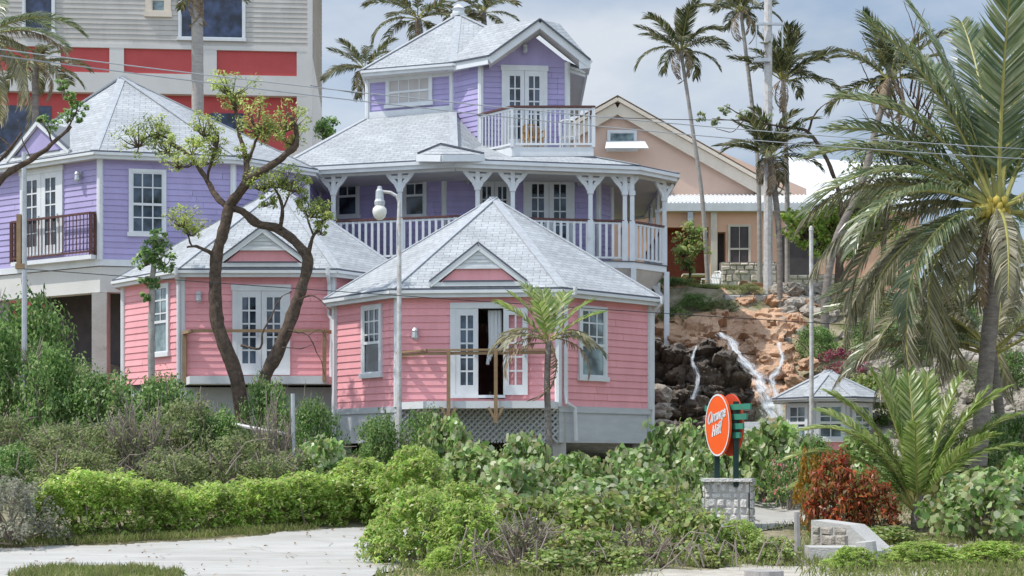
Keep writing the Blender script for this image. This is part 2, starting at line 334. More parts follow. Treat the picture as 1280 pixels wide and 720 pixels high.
# ------------------------------------------------------------------ building pieces
class Fr:
    """a wall frame: p0 -> p1 left to right as seen from outside"""
    def __init__(s, p0, p1):
        s.p0 = Vector(p0[:2]); s.p1 = Vector(p1[:2]); v = s.p1-s.p0; s.len = v.length; s.d = v/s.len; s.n = Vector((s.d.y, -s.d.x))
    def pt(s, u, z, off=0): q = s.p0+s.d*u+s.n*off; return Vector((q.x,q.y,z))
    def at(s, px, py):
        k = (px-640)/FPX; u = (k*s.p0.y-s.p0.x)/(s.d.x-k*s.d.y); Y = s.p0.y+s.d.y*u
        return u, CAMZ+(HY-py)/FPX*Y
    def rect(s, a, b, c, d):
        u0, _ = s.at(a,(b+d)/2); u1, _ = s.at(c,(b+d)/2); um = (a+c)/2
        return u0, u1, s.at(um,d)[1], s.at(um,b)[1]
    def box(s, mb, u0, u1, z0, z1, n0, n1):
        c = s.pt((u0+u1)/2,(z0+z1)/2,(n0+n1)/2); d3 = Vector((s.d.x,s.d.y,0)); n3 = Vector((s.n.x,s.n.y,0))
        mb.obox(c, d3*(u1-u0)/2, n3*(n1-n0)/2, Vector((0,0,(z1-z0)/2)))
def siding(mb, F, z0, z1, holes=(), pitch=.17):
    n = max(1, round((z1-z0)/pitch)); h = (z1-z0)/n
    for i in range(n):
        a, b = z0+i*h, z0+(i+1)*h; segs = [(0,F.len)]
        for (u0,u1,h0,h1) in holes:
            if b > h0+.02 and a < h1-.02:
                ns = []
                for s0,s1 in segs:
                    if u1 <= s0 or u0 >= s1: ns.append((s0,s1)); continue
                    if u0 > s0: ns.append((s0,u0))
                    if u1 < s1: ns.append((u1,s1))
                segs = ns
        cut = []
        for s0,s1 in segs:
            while s1-s0 > 2.4: q = s0+random.uniform(1.0,3.4); q = min(q,s1-.3); cut.append((s0,q-.003)); s0 = q+.003
            cut.append((s0,s1))
        for s0,s1 in cut:
            j = .004*random.random()
            mb.face([F.pt(s0,a,.024+j), F.pt(s1,a,.024+j), F.pt(s1,b,.004), F.pt(s0,b,.004)])
            mb.face([F.pt(s0,a,.0), F.pt(s1,a,.0), F.pt(s1,a,.024+j), F.pt(s0,a,.024+j)])
def window(par, F, r, cols=2, rows=4, glass='glass', sash=True, low=False, trim=.09, mun=.035, label=None, tm='white'):
    u0,u1,z0,z1 = r; t = trim; mb = MB()
    F.box(mb,u0,u0+t,z0,z1,0,.075); F.box(mb,u1-t,u1,z0,z1,0,.075)
    F.box(mb,u0+t,u1-t,z1-t,z1,0,.073); F.box(mb,u0-.04,u1+.04,z0-.05,z0+t*.7,0,.11)
    o = mb.build('window', M[tm], par)
    if label: o['label'] = label
    g = MB(); F.box(g,u0+t*.9,u1-t*.9,z0+t*.6,z1-t*.9,.005,.034); pn = g.build('pane', M[glass], o)
    b = MB(); a0,a1,c0,c1 = u0+t,u1-t,z0+t*.7,z1-t
    zm = c0+(c1-c0)*.47
    if sash: F.box(b,a0,a1,zm-.035,zm+.035,.03,.066)
    s = .04; F.box(b,a0,a0+s,c0,c1,.03,.060); F.box(b,a1-s,a1,c0,c1,.03,.060); F.box(b,a0+s,a1-s,c0,c0+s,.03,.058); F.box(b,a0+s,a1-s,c1-s,c1,.03,.058)
    for i in range(1,cols):
        u = a0+(a1-a0)*i/cols; F.box(b,u-mun/2,u+mun/2,zm if low else c0,c1,.03,.052)
    for j in range(1,rows):
        z = c0+(c1-c0)*j/rows
        if (low and z < zm+.05) or (sash and abs(z-zm) < .08): continue
        F.box(b,a0,a1,z-mun/2,z+mun/2,.03,.050)
    b.build('sash', M[tm], o)
    return o
def leaf(par, F, u0, u1, z0, z1, n0=.03, rows=5, cols=2, glass='glass', stile=None, tm='white'):
    """one glazed door leaf"""
    wd = u1-u0; s = stile or wd*.22; mb = MB()
    F.box(mb,u0,u0+s,z0,z1,n0,n0+.045); F.box(mb,u1-s,u1,z0,z1,n0,n0+.045)
    F.box(mb,u0+s,u1-s,z0,z0+.24,n0,n0+.045); F.box(mb,u0+s,u1-s,z1-.17,z1,n0,n0+.045)
    for i in range(1,cols):
        u = u0+s+(wd-2*s)*i/cols; F.box(mb,u-.02,u+.02,z0+.24,z1-.17,n0+.015,n0+.040)
    for j in range(1,rows):
        z = z0+.24+(z1-z0-.41)*j/rows; F.box(mb,u0+s,u1-s,z-.02,z+.02,n0+.015,n0+.038)
    o = mb.build('door', M[tm], par)
    if glass:
        g = MB(); F.box(g,u0+s*.9,u1-s*.9,z0+.2,z1-.14,n0+.006,n0+.018); g.build('pane', M[glass], o)
    h = MB(); hu = u1-s*.5; F.box(h,hu-.02,hu+.02,z0+.92,z0+1.12,n0+.045,n0+.075); h.build('handle', M['galv'], o)
    return o
def doors(par, F, r, rows=5, trim=.12, glass='glass', tm='white'):
    u0,u1,z0,z1 = r; mb = MB()
    F.box(mb,u0,u0+trim,z0,z1,0,.07); F.box(mb,u1-trim,u1,z0,z1,0,.07); F.box(mb,u0-.03,u1+.03,z1-trim,z1+.04,0,.085)
    F.box(mb,u0,u1,z0-.06,z0,0,.12)
    mb.build('door_frame', M[tm], par)
    um = (u0+u1)/2
    leaf(par,F,u0+trim,um-.006,z0,z1-trim,.018,rows,glass=glass,tm=tm); leaf(par,F,um+.006,u1-trim,z0,z1-trim,.018,rows,glass=glass,tm=tm)
def corner(mb, p, z0, z1, wd=.15):
    mb.tube([(p[0],p[1],z0),(p[0],p[1],z1)], wd*.62, 8)
def offset(poly, d):
    """outset a counter-clockwise plan polygon"""
    n = len(poly); res = []
    for i in range(n):
        a,b,c = Vector(poly[i-1][:2]),Vector(poly[i][:2]),Vector(poly[(i+1)%n][:2])
        d1 = (b-a).normalized(); d2 = (c-b).normalized(); n1 = Vector((d1.y,-d1.x)); n2 = Vector((d2.y,-d2.x))
        m = (n1+n2); m = m/max(.3,(1+n1.dot(n2))); res.append(b+m*d)
    return res
def roof(par, eave, ze, inner, zi, name='roof', fascia=.2, caps=True, ngut=None, facets=None):
    """eave polygon (outer edge) up to an apex (single point) or a ring of the same length"""
    n = len(eave); mb = MB(); cap = MB()
    ring = inner if isinstance(inner, list) else [inner]*n
    for i in range(n):
        if facets and i not in facets: continue
        a = Vector((*eave[i][:2],ze)); b = Vector((*eave[(i+1)%n][:2],ze)); c = Vector((*ring[(i+1)%n][:2],zi)); d = Vector((*ring[i][:2],zi))
        t = (b-a).normalized(); v = ((c+d)/2-(a+b)/2); v = (v-t*v.dot(t)).normalized()
        f = lambda p: ((p-a).dot(t)+i*3.7, (p-a).dot(v))
        pts = [a,b,c] if (c-d).length < 1e-4 else [a,b,c,d]
        mb.face(pts, [f(p) for p in pts])
        if caps:
            nn = t.cross(v)
            cap.beam(a+Vector((0,0,-.004)), d+Vector((0,0,.0)), .24, .03, up=(0,0,1))
    r = mb.build(name, M['shingle'], par)
    if caps: cap.build('hip_cap', M['hipcap'], r)
    e2 = [Vector(p[:2]) for p in eave]; e3 = offset(e2, -.03); e4 = offset(e2,.012)
    fb = MB(); db = MB(); sf = MB()
    for i in range(n):
        a,b = e3[i],e3[(i+1)%n]
        F = Fr(a,b); F.box(fb,0,F.len,ze-fascia-.02,ze-.035,-.03,.0)
        F.box(fb,-.02,F.len+.02,ze-fascia*.62,ze-.05,.0,.075)     # gutter
        F = Fr(e4[i],e4[(i+1)%n]); F.box(db,0,F.len,ze-.045,ze-.004,-.10,.0)
    fb.build('fascia', M['white'], r); db.build('drip_edge', M['drip'], r)
    sf.face([(p.x,p.y,ze-fascia) for p in reversed(offset(e2,-.05))]); sf.build('soffit', M['soffit'], r)
    return r
def gablet(par, F, uc, ze, wd, ht, back, wallmat, vent=True):
    """small triangular dormer standing on the roof just above the eave; F runs along the eave"""
    a = F.pt(uc-wd/2,ze); b = F.pt(uc+wd/2,ze); c = F.pt(uc,ze+ht); bk = -Vector((F.n.x,F.n.y,0))*back; fo = Vector((F.n.x,F.n.y,0))*.06
    ap = c+Vector((0,0,.0))
    mb = MB()
    mb.face([a+fo,c+fo,c+bk,a+bk*.04]); mb.face([c+fo,b+fo,b+bk*.04,c+bk]); g = mb.build('gablet', M['shingle'], par)
    k = .80; m = F.pt(uc,ze); ins = -Vector((F.n.x,F.n.y,0))*.02
    q = MB(); q.face([m+(a-m)*k+ins+Vector((0,0,.07)), m+(b-m)*k+ins+Vector((0,0,.07)), m+(c-m)*k+ins+Vector((0,0,.07))]); q.build('gable_panel', wallmat, g)
    t = MB()
    for p,s in ((a,1),(b,-1)):
        t.beam(p+fo*(.5+.05*s)+Vector((0,0,.02)), c+fo*(.5+.05*s)+Vector((0,0,-.05)), .09, .15)
    t.beam(a+fo*.4+Vector((0,0,.03)), b+fo*.4+Vector((0,0,.03)), .07, .10)
    t.build('rake_board', M['white'], g)
    d = MB()
    for p,k_ in ((a,.7),(b,.78)): d.beam(p+fo*k_+Vector((0,0,.10)), c+fo*k_+Vector((0,0,.045)), .10, .035)
    d.beam(a*.86+b*.14+fo+Vector((0,0,.10)), a*.14+b*.86+fo+Vector((0,0,.10)), .03, .04)
    d.build('drip_edge', M['drip'], g)
    if vent:
        z = ze+ht*.46; hw = wd*.24
        v = MB(); o1 = Vector((F.n.x,F.n.y,0))*.02
        v.face([F.pt(uc-hw,z)+o1, F.pt(uc+hw,z)+o1, F.pt(uc,z+ht*.40)+o1]); vv = v.build('vent', M['trimgrey'], g)
        s = MB(); 
        for i in range(4):
            f = i/4; s.beam(F.pt(uc-hw*(1-f)*.8,z+ht*.36*f+.02)+o1*1.6, F.pt(uc+hw*(1-f)*.8,z+ht*.36*f+.02)+o1*1.6, .02, .03)
        s.beam(F.pt(uc-hw*1.15,z-.02)+o1*1.5, F.pt(uc+hw*1.15,z-.02)+o1*1.5, .05, .07)
        s.build('louvre', M['white'], g)
    return g
def lantern(par, F, px, py):
    u,z = F.at(px,py); mb = MB(); c = F.pt(u,z,.16)
    mb.lathe(c, [(.0,.16),(.05,.14),(.085,.08),(.07,.05),(.085,-.09),(.05,-.14),(0,-.16)], 8); F.box(mb,u-.05,u+.05,z-.02,z+.16,.03,.06)
    mb.beam(F.pt(u,z+.13,.05), F.pt(u,z+.13,.16), .025); mb.build('wall_lantern', M['galv'], par)
def downpipe(par, F, px, z1, z0, off=.1, du=.35):
    u,_ = F.at(px,450); mb = MB()
    mb.tube([F.pt(u,z1+.12,off+.32), F.pt(u,z1-.05,off+.30), F.pt(u,z1-.28,off), F.pt(u,z0+.25,off), F.pt(u,z0,off+.02), F.pt(u+du,z0-.12,off+.06), F.pt(u+du*1.15,z0-.9,off+.06)], .052, 7)
    return mb.build('downpipe', M['white'], par)
def railing(par, pts, h, rail='darkrail', bal='white', step=.14, post=True, bw=.045, low=.09, name='balustrade'):
    mb = MB(); hr = MB()
    for p,q in zip(pts,pts[1:]):
        p = Vector(p); q = Vector(q); d = q-p; n = max(1,round(d.length/step)); Z = Vector((0,0,1))
        for i in range(1,n):
            b = p+d*i/n; mb.beam(b+Z*low, b+Z*(h-.04), bw)
        mb.beam(p+Z*low, q+Z*low, .06, .06); mb.beam(p+Z*(h-.07), q+Z*(h-.07), .05, .06)
        hr.beam(p+Z*h-d.normalized()*.03, q+Z*h+d.normalized()*.03, .12, .06)
    if post:
        for p in pts: mb.beam(Vector(p), Vector(p)+Vector((0,0,h-.03)), .10)
    o = mb.build(name, M[bal], par); hr.build('handrail', M[rail], o)
    return o
def walls(par, poly, z0, z1, m, holes={}, pitch=.17, corners=True, facets=None, cm='white', cw=.15):
    mb = MB(); n = len(poly)
    for i in range(n):
        if facets and i not in facets: continue
        siding(mb, Fr(poly[i],poly[(i+1)%n]), z0, z1, holes.get(i,()), pitch)
    o = mb.build('wall', m, par)
    if corners:
        for i,p in enumerate(poly): c = MB(); corner(c, p, z0-.02, z1, cw); c.build('corner_board', M[cm], par)
    return o
random.seed(4)

# ================================================================== PINK COTTAGE (front)
def V2(x,y): return Vector((x,y))
A,B,C_,D = XY(420,40.4),XY(497,38.25),XY(698,37.95),XY(812,40.2)
pk = [A,B,C_,D,D+V2(0,3.2),V2(C_.x,C_.y+7.5),V2(B.x,B.y+7.2),A+V2(0,3.2)]
t = thing('cottage', (-.6,42,1.2), 'pink octagonal clapboard cottage with open glazed door behind the street lamp', 'house', 'pink cottages')
zf, ze = 3.02, 5.72
F0,F1,F2 = Fr(A,B),Fr(B,C_),Fr(C_,D)
hole = F1.rect(598,386,631,494)
walls(t, pk, zf-.12, ze-.12, M['pink'], {1:[hole]})
roof(t, offset(pk,.29), ze, P(617,247,42.2).xy, ZZ(247,42.2))
eF = Fr(*offset(pk,.24)[1:3]); uc,_ = eF.at(598,350)
gablet(t, eF, uc, ze+.06, 2.35, .98, 2.0, M['pink'])
window(t, F0, F0.rect(454,381,479,470), 3, 5, low=True)
window(t, F2, F2.rect(722,383,757,474), 3, 5, 'teal_glass', low=True)
# door: frame, closed leaf, opening with a swung-back leaf whose panes show the siding
u0,_ = F1.at(563,440); u1,_ = F1.at(632,440); z0 = F1.at(600,494)[1]; z1 = F1.at(600,381)[1]
mb = MB(); F1.box(mb,u0,u0+.13,z0,z1,0,.07); F1.box(mb,u1-.05,u1,z0,z1,-.1,.07); F1.box(mb,u0,u1+.05,z1-.09,z1+.05,-.08,.085); F1.box(mb,u0,u1,z0-.07,z0,-.1,.12)
mb.build('door_frame', M['white'], t)
leaf(t, F1, u0+.13, F1.at(598,440)[0], z0, z1-.09, .018, 5)
lf = leaf(t, F1, F1.at(630,440)[0], F1.at(660,440)[0], z0, z1-.09, .09, 5, glass=None); lf['label'] = 'open door leaf folded back so the pink wall shows through its panes'
mb = MB()
for i in range(7):
    a = F1.at(611+i*2.2,440)[0]; mb.tube([F1.pt(a,z1-.12,-.2-.03*(i%2)),F1.pt(a+.02,z1-.9,-.2),F1.pt(a-.05 if i<4 else a-.02,z0+.75+.1*i,-.2)], .042, 5)
mb.build('curtain', M['white'], t)
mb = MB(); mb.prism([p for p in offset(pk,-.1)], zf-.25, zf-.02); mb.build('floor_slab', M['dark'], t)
lantern(t, F1, 520, 418)
# deck in front with its rail
dk = [B+V2(-.02,-.06), B+V2(.75,-.95), C_+V2(-.25,-.9), C_+V2(.0,-.06)]
mb = MB(); mb.prism(dk, zf-.2, zf-.03); d_ = mb.build('deck', M['trimgrey'], t)
mb = MB()
pts = [Vector((p.x,p.y,0)) for p in (B+V2(.02,-.10), B+V2(.78,-.98), C_+V2(-.1,-.92))]
for a,b in zip(pts,pts[1:]): mb.beam(a+Vector((0,0,zf+1.17)), b+Vector((0,0,zf+1.17)), .12, .045); mb.beam(a+Vector((0,0,zf+1.09)), b+Vector((0,0,zf+1.10)), .04, .07)
for px in (561,620):
    F_ = Fr(pts[1],pts[2]); u,_ = F_.at(px,460); q = F_.pt(u,0,.06); mb.beam((q.x,q.y,zf-.55),(q.x,q.y,zf+1.14),.085)
    mb.beam((q.x-.17,q.y,zf-.18),(q.x,q.y,zf-.5),.06); mb.beam((q.x+.17,q.y,zf-.18),(q.x,q.y,zf-.5),.06)
mb.build('handrail', M['timber'], d_)
# lattice below the deck
def lattice(par, F, z0, z1, m, step=.16, off=0):
    mb = MB(); h = z1-z0
    n = int((F.len+h)/step)
    for i in range(n):
        for sgn in (1,-1):
            u = i*step-(h if sgn > 0 else 0); a,b = u,u+h
            ua,ub = max(0,a),min(F.len,b)
            if ub-ua < .03: continue
            za,zb = (z0+(ua-a),z0+(ub-a)) if sgn > 0 else (z1-(ua-a),z1-(ub-a))
            mb.beam(F.pt(ua,za,off+(.012 if sgn>0 else 0)),F.pt(ub,zb,off+(.012 if sgn>0 else 0)),.055,.01,up=(F.n.x,F.n.y,0)) if 0 else mb.obox((F.pt(ua,za,off+.012*sgn)+F.pt(ub,zb,off+.012*sgn))/2,(F.pt(ub,zb)-F.pt(ua,za))/2,Vector((F.n.x,F.n.y,0))*.005,((F.pt(ub,zb)-F.pt(ua,za)).cross(Vector((F.n.x,F.n.y,0)))).normalized()*.024)
    return mb.build('lattice', m, par)
lattice(t, F1, zf-1.0, zf-.12, M['skirt'], .15, .0)
mb = MB(); F1.box(mb,.1,F1.len-.1,zf-.95,zf-.14,-.16,-.12); mb.build('skirting', M['soffit'], t)
sk = offset(pk,.02)
for i in (0,2,3,7):
    mb = MB(); F = Fr(sk[i],sk[(i+1)%8]); F.box(mb,0,F.len,zf-1.0,zf-.27,-.05,0); F.box(mb,-.02,F.len+.02,zf-.27,zf-.12,-.05,.035)
    F.box(mb,0,.1,zf-1.0,zf-.27,0,.02); F.box(mb,F.len-.1,F.len,zf-1.0,zf-.27,0,.02)
    mb.build('skirting', M['skirt'], t)
for q in (A+V2(.2,.15),B+V2(.1,.3),C_+V2(0,.3),D+V2(-.25,.1),V2(.2,42),A+V2(.2,3),D+V2(-.3,3)):
    mb = MB(); mb.beam((q.x,q.y,gz(q.x,q.y)-.3),(q.x,q.y,zf-.25),.38); mb.build('pier', M['concrete'], t)
downpipe(t, F2, 703, ze-.1, zf-.05, .12, .25)
downpipe(t, F2, 814, ze-.1, zf-.95, .05, .05)
mb = MB(); F0.box(mb,-.05,.06,2.0,ze-.2,.03,.1); mb.build('downpipe', M['white'], t)

# ================================================================== PINK COTTAGE (second, behind the pruned tree)
A,B,C_,D = XY(155,43.6),XY(228,41.2),XY(416,41.2),XY(505,43.4)
pk = [A,B,C_,D,D+V2(0,3.4),V2(C_.x,C_.y+7.6),V2(B.x,B.y+7.6),A+V2(0,3.4)]
t = thing('cottage', (-6.5,45,2.4), 'pink clapboard cottage with closed white doors, behind the twisted pruned tree', 'house', 'pink cottages')
zf, ze = 3.80, 6.56
F0,F1,F2 = Fr(A,B),Fr(B,C_),Fr(C_,D)
walls(t, pk, zf-.15, ze-.12, M['pink'])
roof(t, offset(pk,.29), ze, P(349,233,45.4).xy, ZZ(233,45.4))
eF = Fr(*offset(pk,.24)[1:3]); uc,_ = eF.at(328,330)
gablet(t, eF, uc, ze+.06, 2.5, 1.0, 2.0, M['pink'])
window(t, F0, F0.rect(192,355,213,444), 2, 5, 'teal_glass', low=True)
doors(t, F1, F1.rect(291,358,363,466))
lantern(t, F1, 250, 372)
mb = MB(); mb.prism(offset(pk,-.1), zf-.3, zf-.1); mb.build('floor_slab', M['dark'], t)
dk = [B+V2(.1,-.06), B+V2(.35,-.8), C_+V2(-.1,-.8), C_+V2(.05,-.06)]
mb = MB(); mb.prism(dk, zf-.25, zf-.05); d_ = mb.build('deck', M['trimgrey'], t)
mb = MB(); pts = [Vector((p.x,p.y,zf+1.1)) for p in (B+V2(.08,-.10), B+V2(.45,-.82), C_+V2(-.12,-.84), C_+V2(.1,-.1))]
for a,b in zip(pts,pts[1:]): mb.beam(a,b,.13,.07)
for a in (pts[0],pts[2]): mb.beam(a,a+Vector((0,0,-1.3)),.09)
mb.build('handrail', M['timber'], d_)
sk = offset(pk,-.1); mb = MB()
for i in (0,1,2,7):
    F = Fr(sk[i],sk[(i+1)%8]); F.box(mb,0,F.len,2.0,zf-.15,-.05,0)
mb.build('skirting', M['skirt'], t)
for q in (A+V2(.2,.15),B+V2(.1,.4),C_+V2(0,.3)):
    mb = MB(); mb.beam((q.x,q.y,gz(q.x,q.y)-.3),(q.x,q.y,zf-.32),.3); mb.build('pier', M['concrete'], t)
downpipe(t, F1, 224, ze-.1, zf-.1, .1, -.02); downpipe(t, F1, 412, ze-.1, ze-1.2, .1, .08)

# ================================================================== PURPLE COTTAGE (left)
K = XY(125,44.6); fa = R(-36); fb = R(13)
ld = Vector((-math.cos(fa),-math.sin(fa)))      # leftwards and back
A = K+Vector((-math.cos(R(33)),math.sin(R(33))))*4.6; Bq = K+Vector((math.cos(R(12)),math.sin(R(12))))*3.7
A2 = A+Vector((-.95,1.6))*1.4; B2 = Bq+Vector((.72,.72))*2.6
pk = [A2,A,K,Bq,B2,B2+V2(0,3),V2(Bq.x,Bq.y+7.5),V2(A.x,A.y+5.2)]
t = thing('cottage', (-13,49,4.2), 'lavender clapboard cottage with brown balcony rail at left edge of photo', 'house')
zf, ze = 7.36, 10.28
FL,FR = Fr(A,K),Fr(K,Bq)
walls(t, pk, zf-.1, ze-.12, M['purple'])
roof(t, offset(pk,.32), ze, P(153,96,48.6).xy, ZZ(96,48.6))
eF = Fr(*offset(pk,.24)[1:3]); uc,_ = eF.at(48,185)
gablet(t, eF, uc, ze+.06, 2.7, 1.05, 2.0, M['purple'], vent=False)
doors(t, FL, FL.rect(27,212,80,318))
window(t, FR, FR.rect(161,212,208,294), 3, 4)
lantern(t, FL, 102, 222)
mb = MB()
for F in (FL,FR,Fr(A2,A),Fr(Bq,B2)): F.box(mb,-.02,F.len+.02,zf-.28,zf-.1,-.2,.06)
mb.build('skirt_board', M['white'], t)
mb = MB()
for F in (FL,FR,Fr(A2,A),Fr(Bq,B2)): F.box(mb,-.0,F.len,zf-1.02,zf-.30,-.35,.0)
mb.build('floor_beam', M['offwhite'], t)
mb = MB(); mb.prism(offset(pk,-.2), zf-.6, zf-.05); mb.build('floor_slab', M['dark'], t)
for q in (K+V2(-.02,.2),A+V2(.2,.5),Bq+V2(-.3,.4),B2+V2(-.4,.3)):
    mb = MB(); mb.beam((q.x,q.y,gz(q.x,q.y)-.6),(q.x,q.y,zf-1.03),.42); mb.build('column', M['concrete'], t)
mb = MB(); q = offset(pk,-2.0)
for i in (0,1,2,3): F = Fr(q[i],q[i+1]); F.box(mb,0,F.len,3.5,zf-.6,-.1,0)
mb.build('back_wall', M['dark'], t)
u0,_ = FL.at(22,290); u1,_ = FL.at(121,290)
mb = MB(); FL.box(mb,u0,u1+.05,zf-.1,zf+.02,.0,.26); bal = mb.build('balcony', M['white'], t)
pts = [FL.pt(u0,zf+.02,.06),FL.pt(u0,zf+.02,.22),FL.pt(u1,zf+.02,.22),FL.pt(u1,zf+.02,.06)]
mb = MB(); hr = MB()
for p,q in zip(pts,pts[1:]):
    d = q-p; n = max(1,round(d.length/.145))
    for i in range(1,n): mb.beam(p+d*i/n+Vector((0,0,.1)), p+d*i/n+Vector((0,0,1.15)), .022)
    mb.beam(p+Vector((0,0,.1)),q+Vector((0,0,.1)),.05); hr.beam(p+Vector((0,0,1.18)),q+Vector((0,0,1.18)),.06,.06)
for p in pts: hr.beam(p,p+Vector((0,0,1.18)),.09)
mb.build('balusters', M['darkrail'], bal); hr.build('handrail', M['darkrail'], bal)

# ================================================================== PURPLE MAIN HOUSE with verandah and tower
t = thing('main_house', (-1,53,7.4), 'large purple house with white verandah, look-out tower and upper balcony', 'house')
zf, ze = 7.62, 10.46
E = [XY(345,47.9),XY(568,46.4),XY(800,47.5),XY(848,48.8)]
E += [V2(E[3].x,56),V2(E[3].x-1.5,57.5),V2(E[0].x+1.2,57.5),V2(E[0].x,56)]
# tower plan
T0,T1,T2,T3 = XY(460,50.9),XY(565,49.9),XY(601,49.05),XY(709,49.3)
tw = [T0,T1,T2,T3,V2(T3.x-.1,52),V2(T3.x-.1,55.2),V2(T0.x+.7,56),V2(T0.x,55.3)]
ring = [XY(455,50.8),XY(566,49.7),XY(709,49.3),V2(2.6,51),V2(2.6,53),tw[5],tw[6],V2(T0.x-.1,54)]
roof(t, E, ze, ring, 12.55, caps=False, fascia=.24, facets=[0,5,6,7])
def c3(p, z): return Vector((p.x,p.y,z))
q1 = c3(ring[1],12.55); q2 = c3(XY(603,48.95),11.35); q3 = c3(XY(642,48.1),10.84); q4 = c3(XY(740,48.1),10.84); q5 = c3(V2(2.75,50.5),11.2); q6 = c3(V2(2.75,54),11.4); q7 = c3(ring[5],12.55)
e_ = [c3(p,ze) for p in E]; mb = MB()
for pts in ([e_[1],q3,q2,q1],[e_[1],e_[2],q4,q3],[e_[2],e_[3],q5,q4],[e_[3],e_[4],q6,q5],[e_[4],e_[5],q7,q6],[q2,q3,q4,c3(T3,11.0)],[q4,q5,q6,c3(T3,11.0)],[q6,q7,c3(V2(T3.x,53),12.3),c3(T3,11.0)]):
    n_ = (pts[1]-pts[0]).cross(pts[2]-pts[0]).normalized(); tv = (pts[1]-pts[0]) if pts[1].z-pts[0].z < .05 else Vector((n_.y,-n_.x,0)); tv.normalize(); v_ = n_.cross(tv)
    mb.face(pts,[((p-pts[0]).dot(tv),(p-pts[0]).dot(v_)) for p in pts])
mb.build('verandah_roof', M['shingle'], t)
# hips of the verandah roof
for a,b in ((e_[0],c3(ring[0],12.55)),(e_[1],q1),(e_[2],q4),(e_[3],q5)): mb = MB(); mb.beam(a,b,.24,.03); mb.build('hip_cap', M['hipcap'], t)
# little corner gablet on the eave
mb = MB(); ap = P(551,181,46.9); a = P(522,192.5,46.6); b = P(605,192.5,46.6); fr_ = P(552,197,45.75); bk = Vector((0,2.4,.7))
mb.face([a,fr_+Vector((0,0,.1)),ap],[(0,0),(1,0),(.5,.5)]); mb.face([fr_+Vector((0,0,.1)),b,ap],[(0,0),(1,0),(.5,.5)]); mb.face([a,ap,ap+bk]); mb.face([ap,b,ap+bk])
g = mb.build('porch_roof', M['shingle'], t)
mb = MB(); mb.beam(a-Vector((0,0,.12)),fr_-Vector((0,0,.02)),.1,.2); mb.beam(fr_-Vector((0,0,.02)),b-Vector((0,0,.12)),.1,.2); mb.build('fascia', M['white'], g)
mb = MB(); mb.beam(a+Vector((0,-.03,.02)),ap+Vector((0,-.03,.03)),.06,.05); mb.beam(ap+Vector((0,-.03,.03)),b+Vector((0,-.03,.02)),.06,.05); mb.build('drip_edge', M['drip'], g)
# enclosed ground storey
Wl = [XY(383,50.4),XY(555,48.9),XY(748,49.2),XY(764,50.0)]
Wl += [V2(Wl[3].x,56),V2(Wl[0].x,56.2)]
walls(t, Wl, zf, ze-.2, M['purple'])
FA,FB,FC = Fr(Wl[0],Wl[1]),Fr(Wl[1],Wl[2]),Fr(Wl[2],Wl[3])
window(t, FA, FA.rect(420,215,450,272), 2, 4, low=True); window(t, FA, FA.rect(504,213,534,272), 2, 4, low=True)
doors(t, FB, FB.rect(594,222,642,324)); doors(t, FB, FB.rect(654,219,718,325))
lantern(t, FB, 584, 226); lantern(t, FB, 724, 228)
# floor
fl = offset(E,-.35); mb = MB(); mb.prism(fl, zf-.22, zf-.03); mb.build('verandah_floor', M['white'], t)
mb = MB(); mb.prism(offset(E,-.32), zf-.03, zf, bottom=False); mb.build('floor_board', M['drip'], t)
mb = MB(); lo = offset(E,-1.0)
n8 = len(fl); vs = [(p.x,p.y,zf-.22) for p in offset(E,-.4)]+[(p.x,p.y,zf-1.0) for p in lo]
mb.raw(vs, [(n8+i,n8+(i+1)%n8,(i+1)%n8,i) for i in range(n8)]+[tuple(range(2*n8-1,n8-1,-1))]); mb.build('under_floor', M['soffit'], t)
mb = MB(); mb.prism(offset(E,-1.8), 3.6, zf-1.0); mb.build('foundation', M['concrete'], t)
for q in (fl[3],fl[2],fl[3]+V2(0,3)):
    mb = MB(); mb.beam((q.x,q.y,gz(q.x,q.y)-.4),(q.x,q.y,zf-.2),.16); mb.beam((q.x,q.y,zf-1.1),(q.x-.7,q.y+.3,zf-.25),.1); mb.build('pier', M['white'], t)
# posts with brackets
pl = offset(E,-.42)
def onE(i, px): F = Fr(pl[i],pl[i+1]); u,_ = F.at(px,250); return F.pt(u,0), F
ps = [onE(0,417),onE(0,500),onE(1,597),onE(1,641),onE(1,738),onE(1,781)]
ps += [(Vector((*pl[2],0)),Fr(pl[1],pl[2])),(Vector((*pl[3],0)),Fr(pl[2],pl[3]))]
for yy in (2.3,4.8): ps.append((Vector((pl[3].x,pl[3].y+yy,0)),Fr(pl[3],pl[4])))
for i,(q,F) in enumerate(ps):
    mb = MB(); mb.beam((q.x,q.y,zf),(q.x,q.y,ze-.22),.13); mb.beam((q.x,q.y,zf),(q.x,q.y,zf+1.2),.17); mb.beam((q.x,q.y,ze-.85),(q.x,q.y,ze-.72),.19)
    o = mb.build('post', M['white'], t)
    br = MB()
    for sg in ((1,-1) if i not in (6,) else (-1,)):
        d = Vector((F.d.x,F.d.y,0))*sg
        path = [q+d*.05+Vector((0,0,ze-.74)), q+d*.13+Vector((0,0,ze-.58)), q+d*.27+Vector((0,0,ze-.44)), q+d*.40+Vector((0,0,ze-.27))]
        for a,b in zip(path,path[1:]): br.beam(a,b,.07,.13)
        br.beam(q+d*.05+Vector((0,0,ze-.40)),q+d*.32+Vector((0,0,ze-.40)),.05,.10)
    br.build('bracket', M['white'], o)
mb = MB()
for i in range(5): F = Fr(pl[i],pl[i+1]); F.box(mb,0,F.len,ze-.30,ze-.2,-.06,.06)
mb.build('verandah_beam', M['white'], t)
rp_ = [Vector((*p,zf)) for p in (pl[7],pl[0],pl[1],pl[2],pl[3],pl[4])]
railing(t, rp_, 1.2, 'darkrail', 'white', .2, bw=.075)
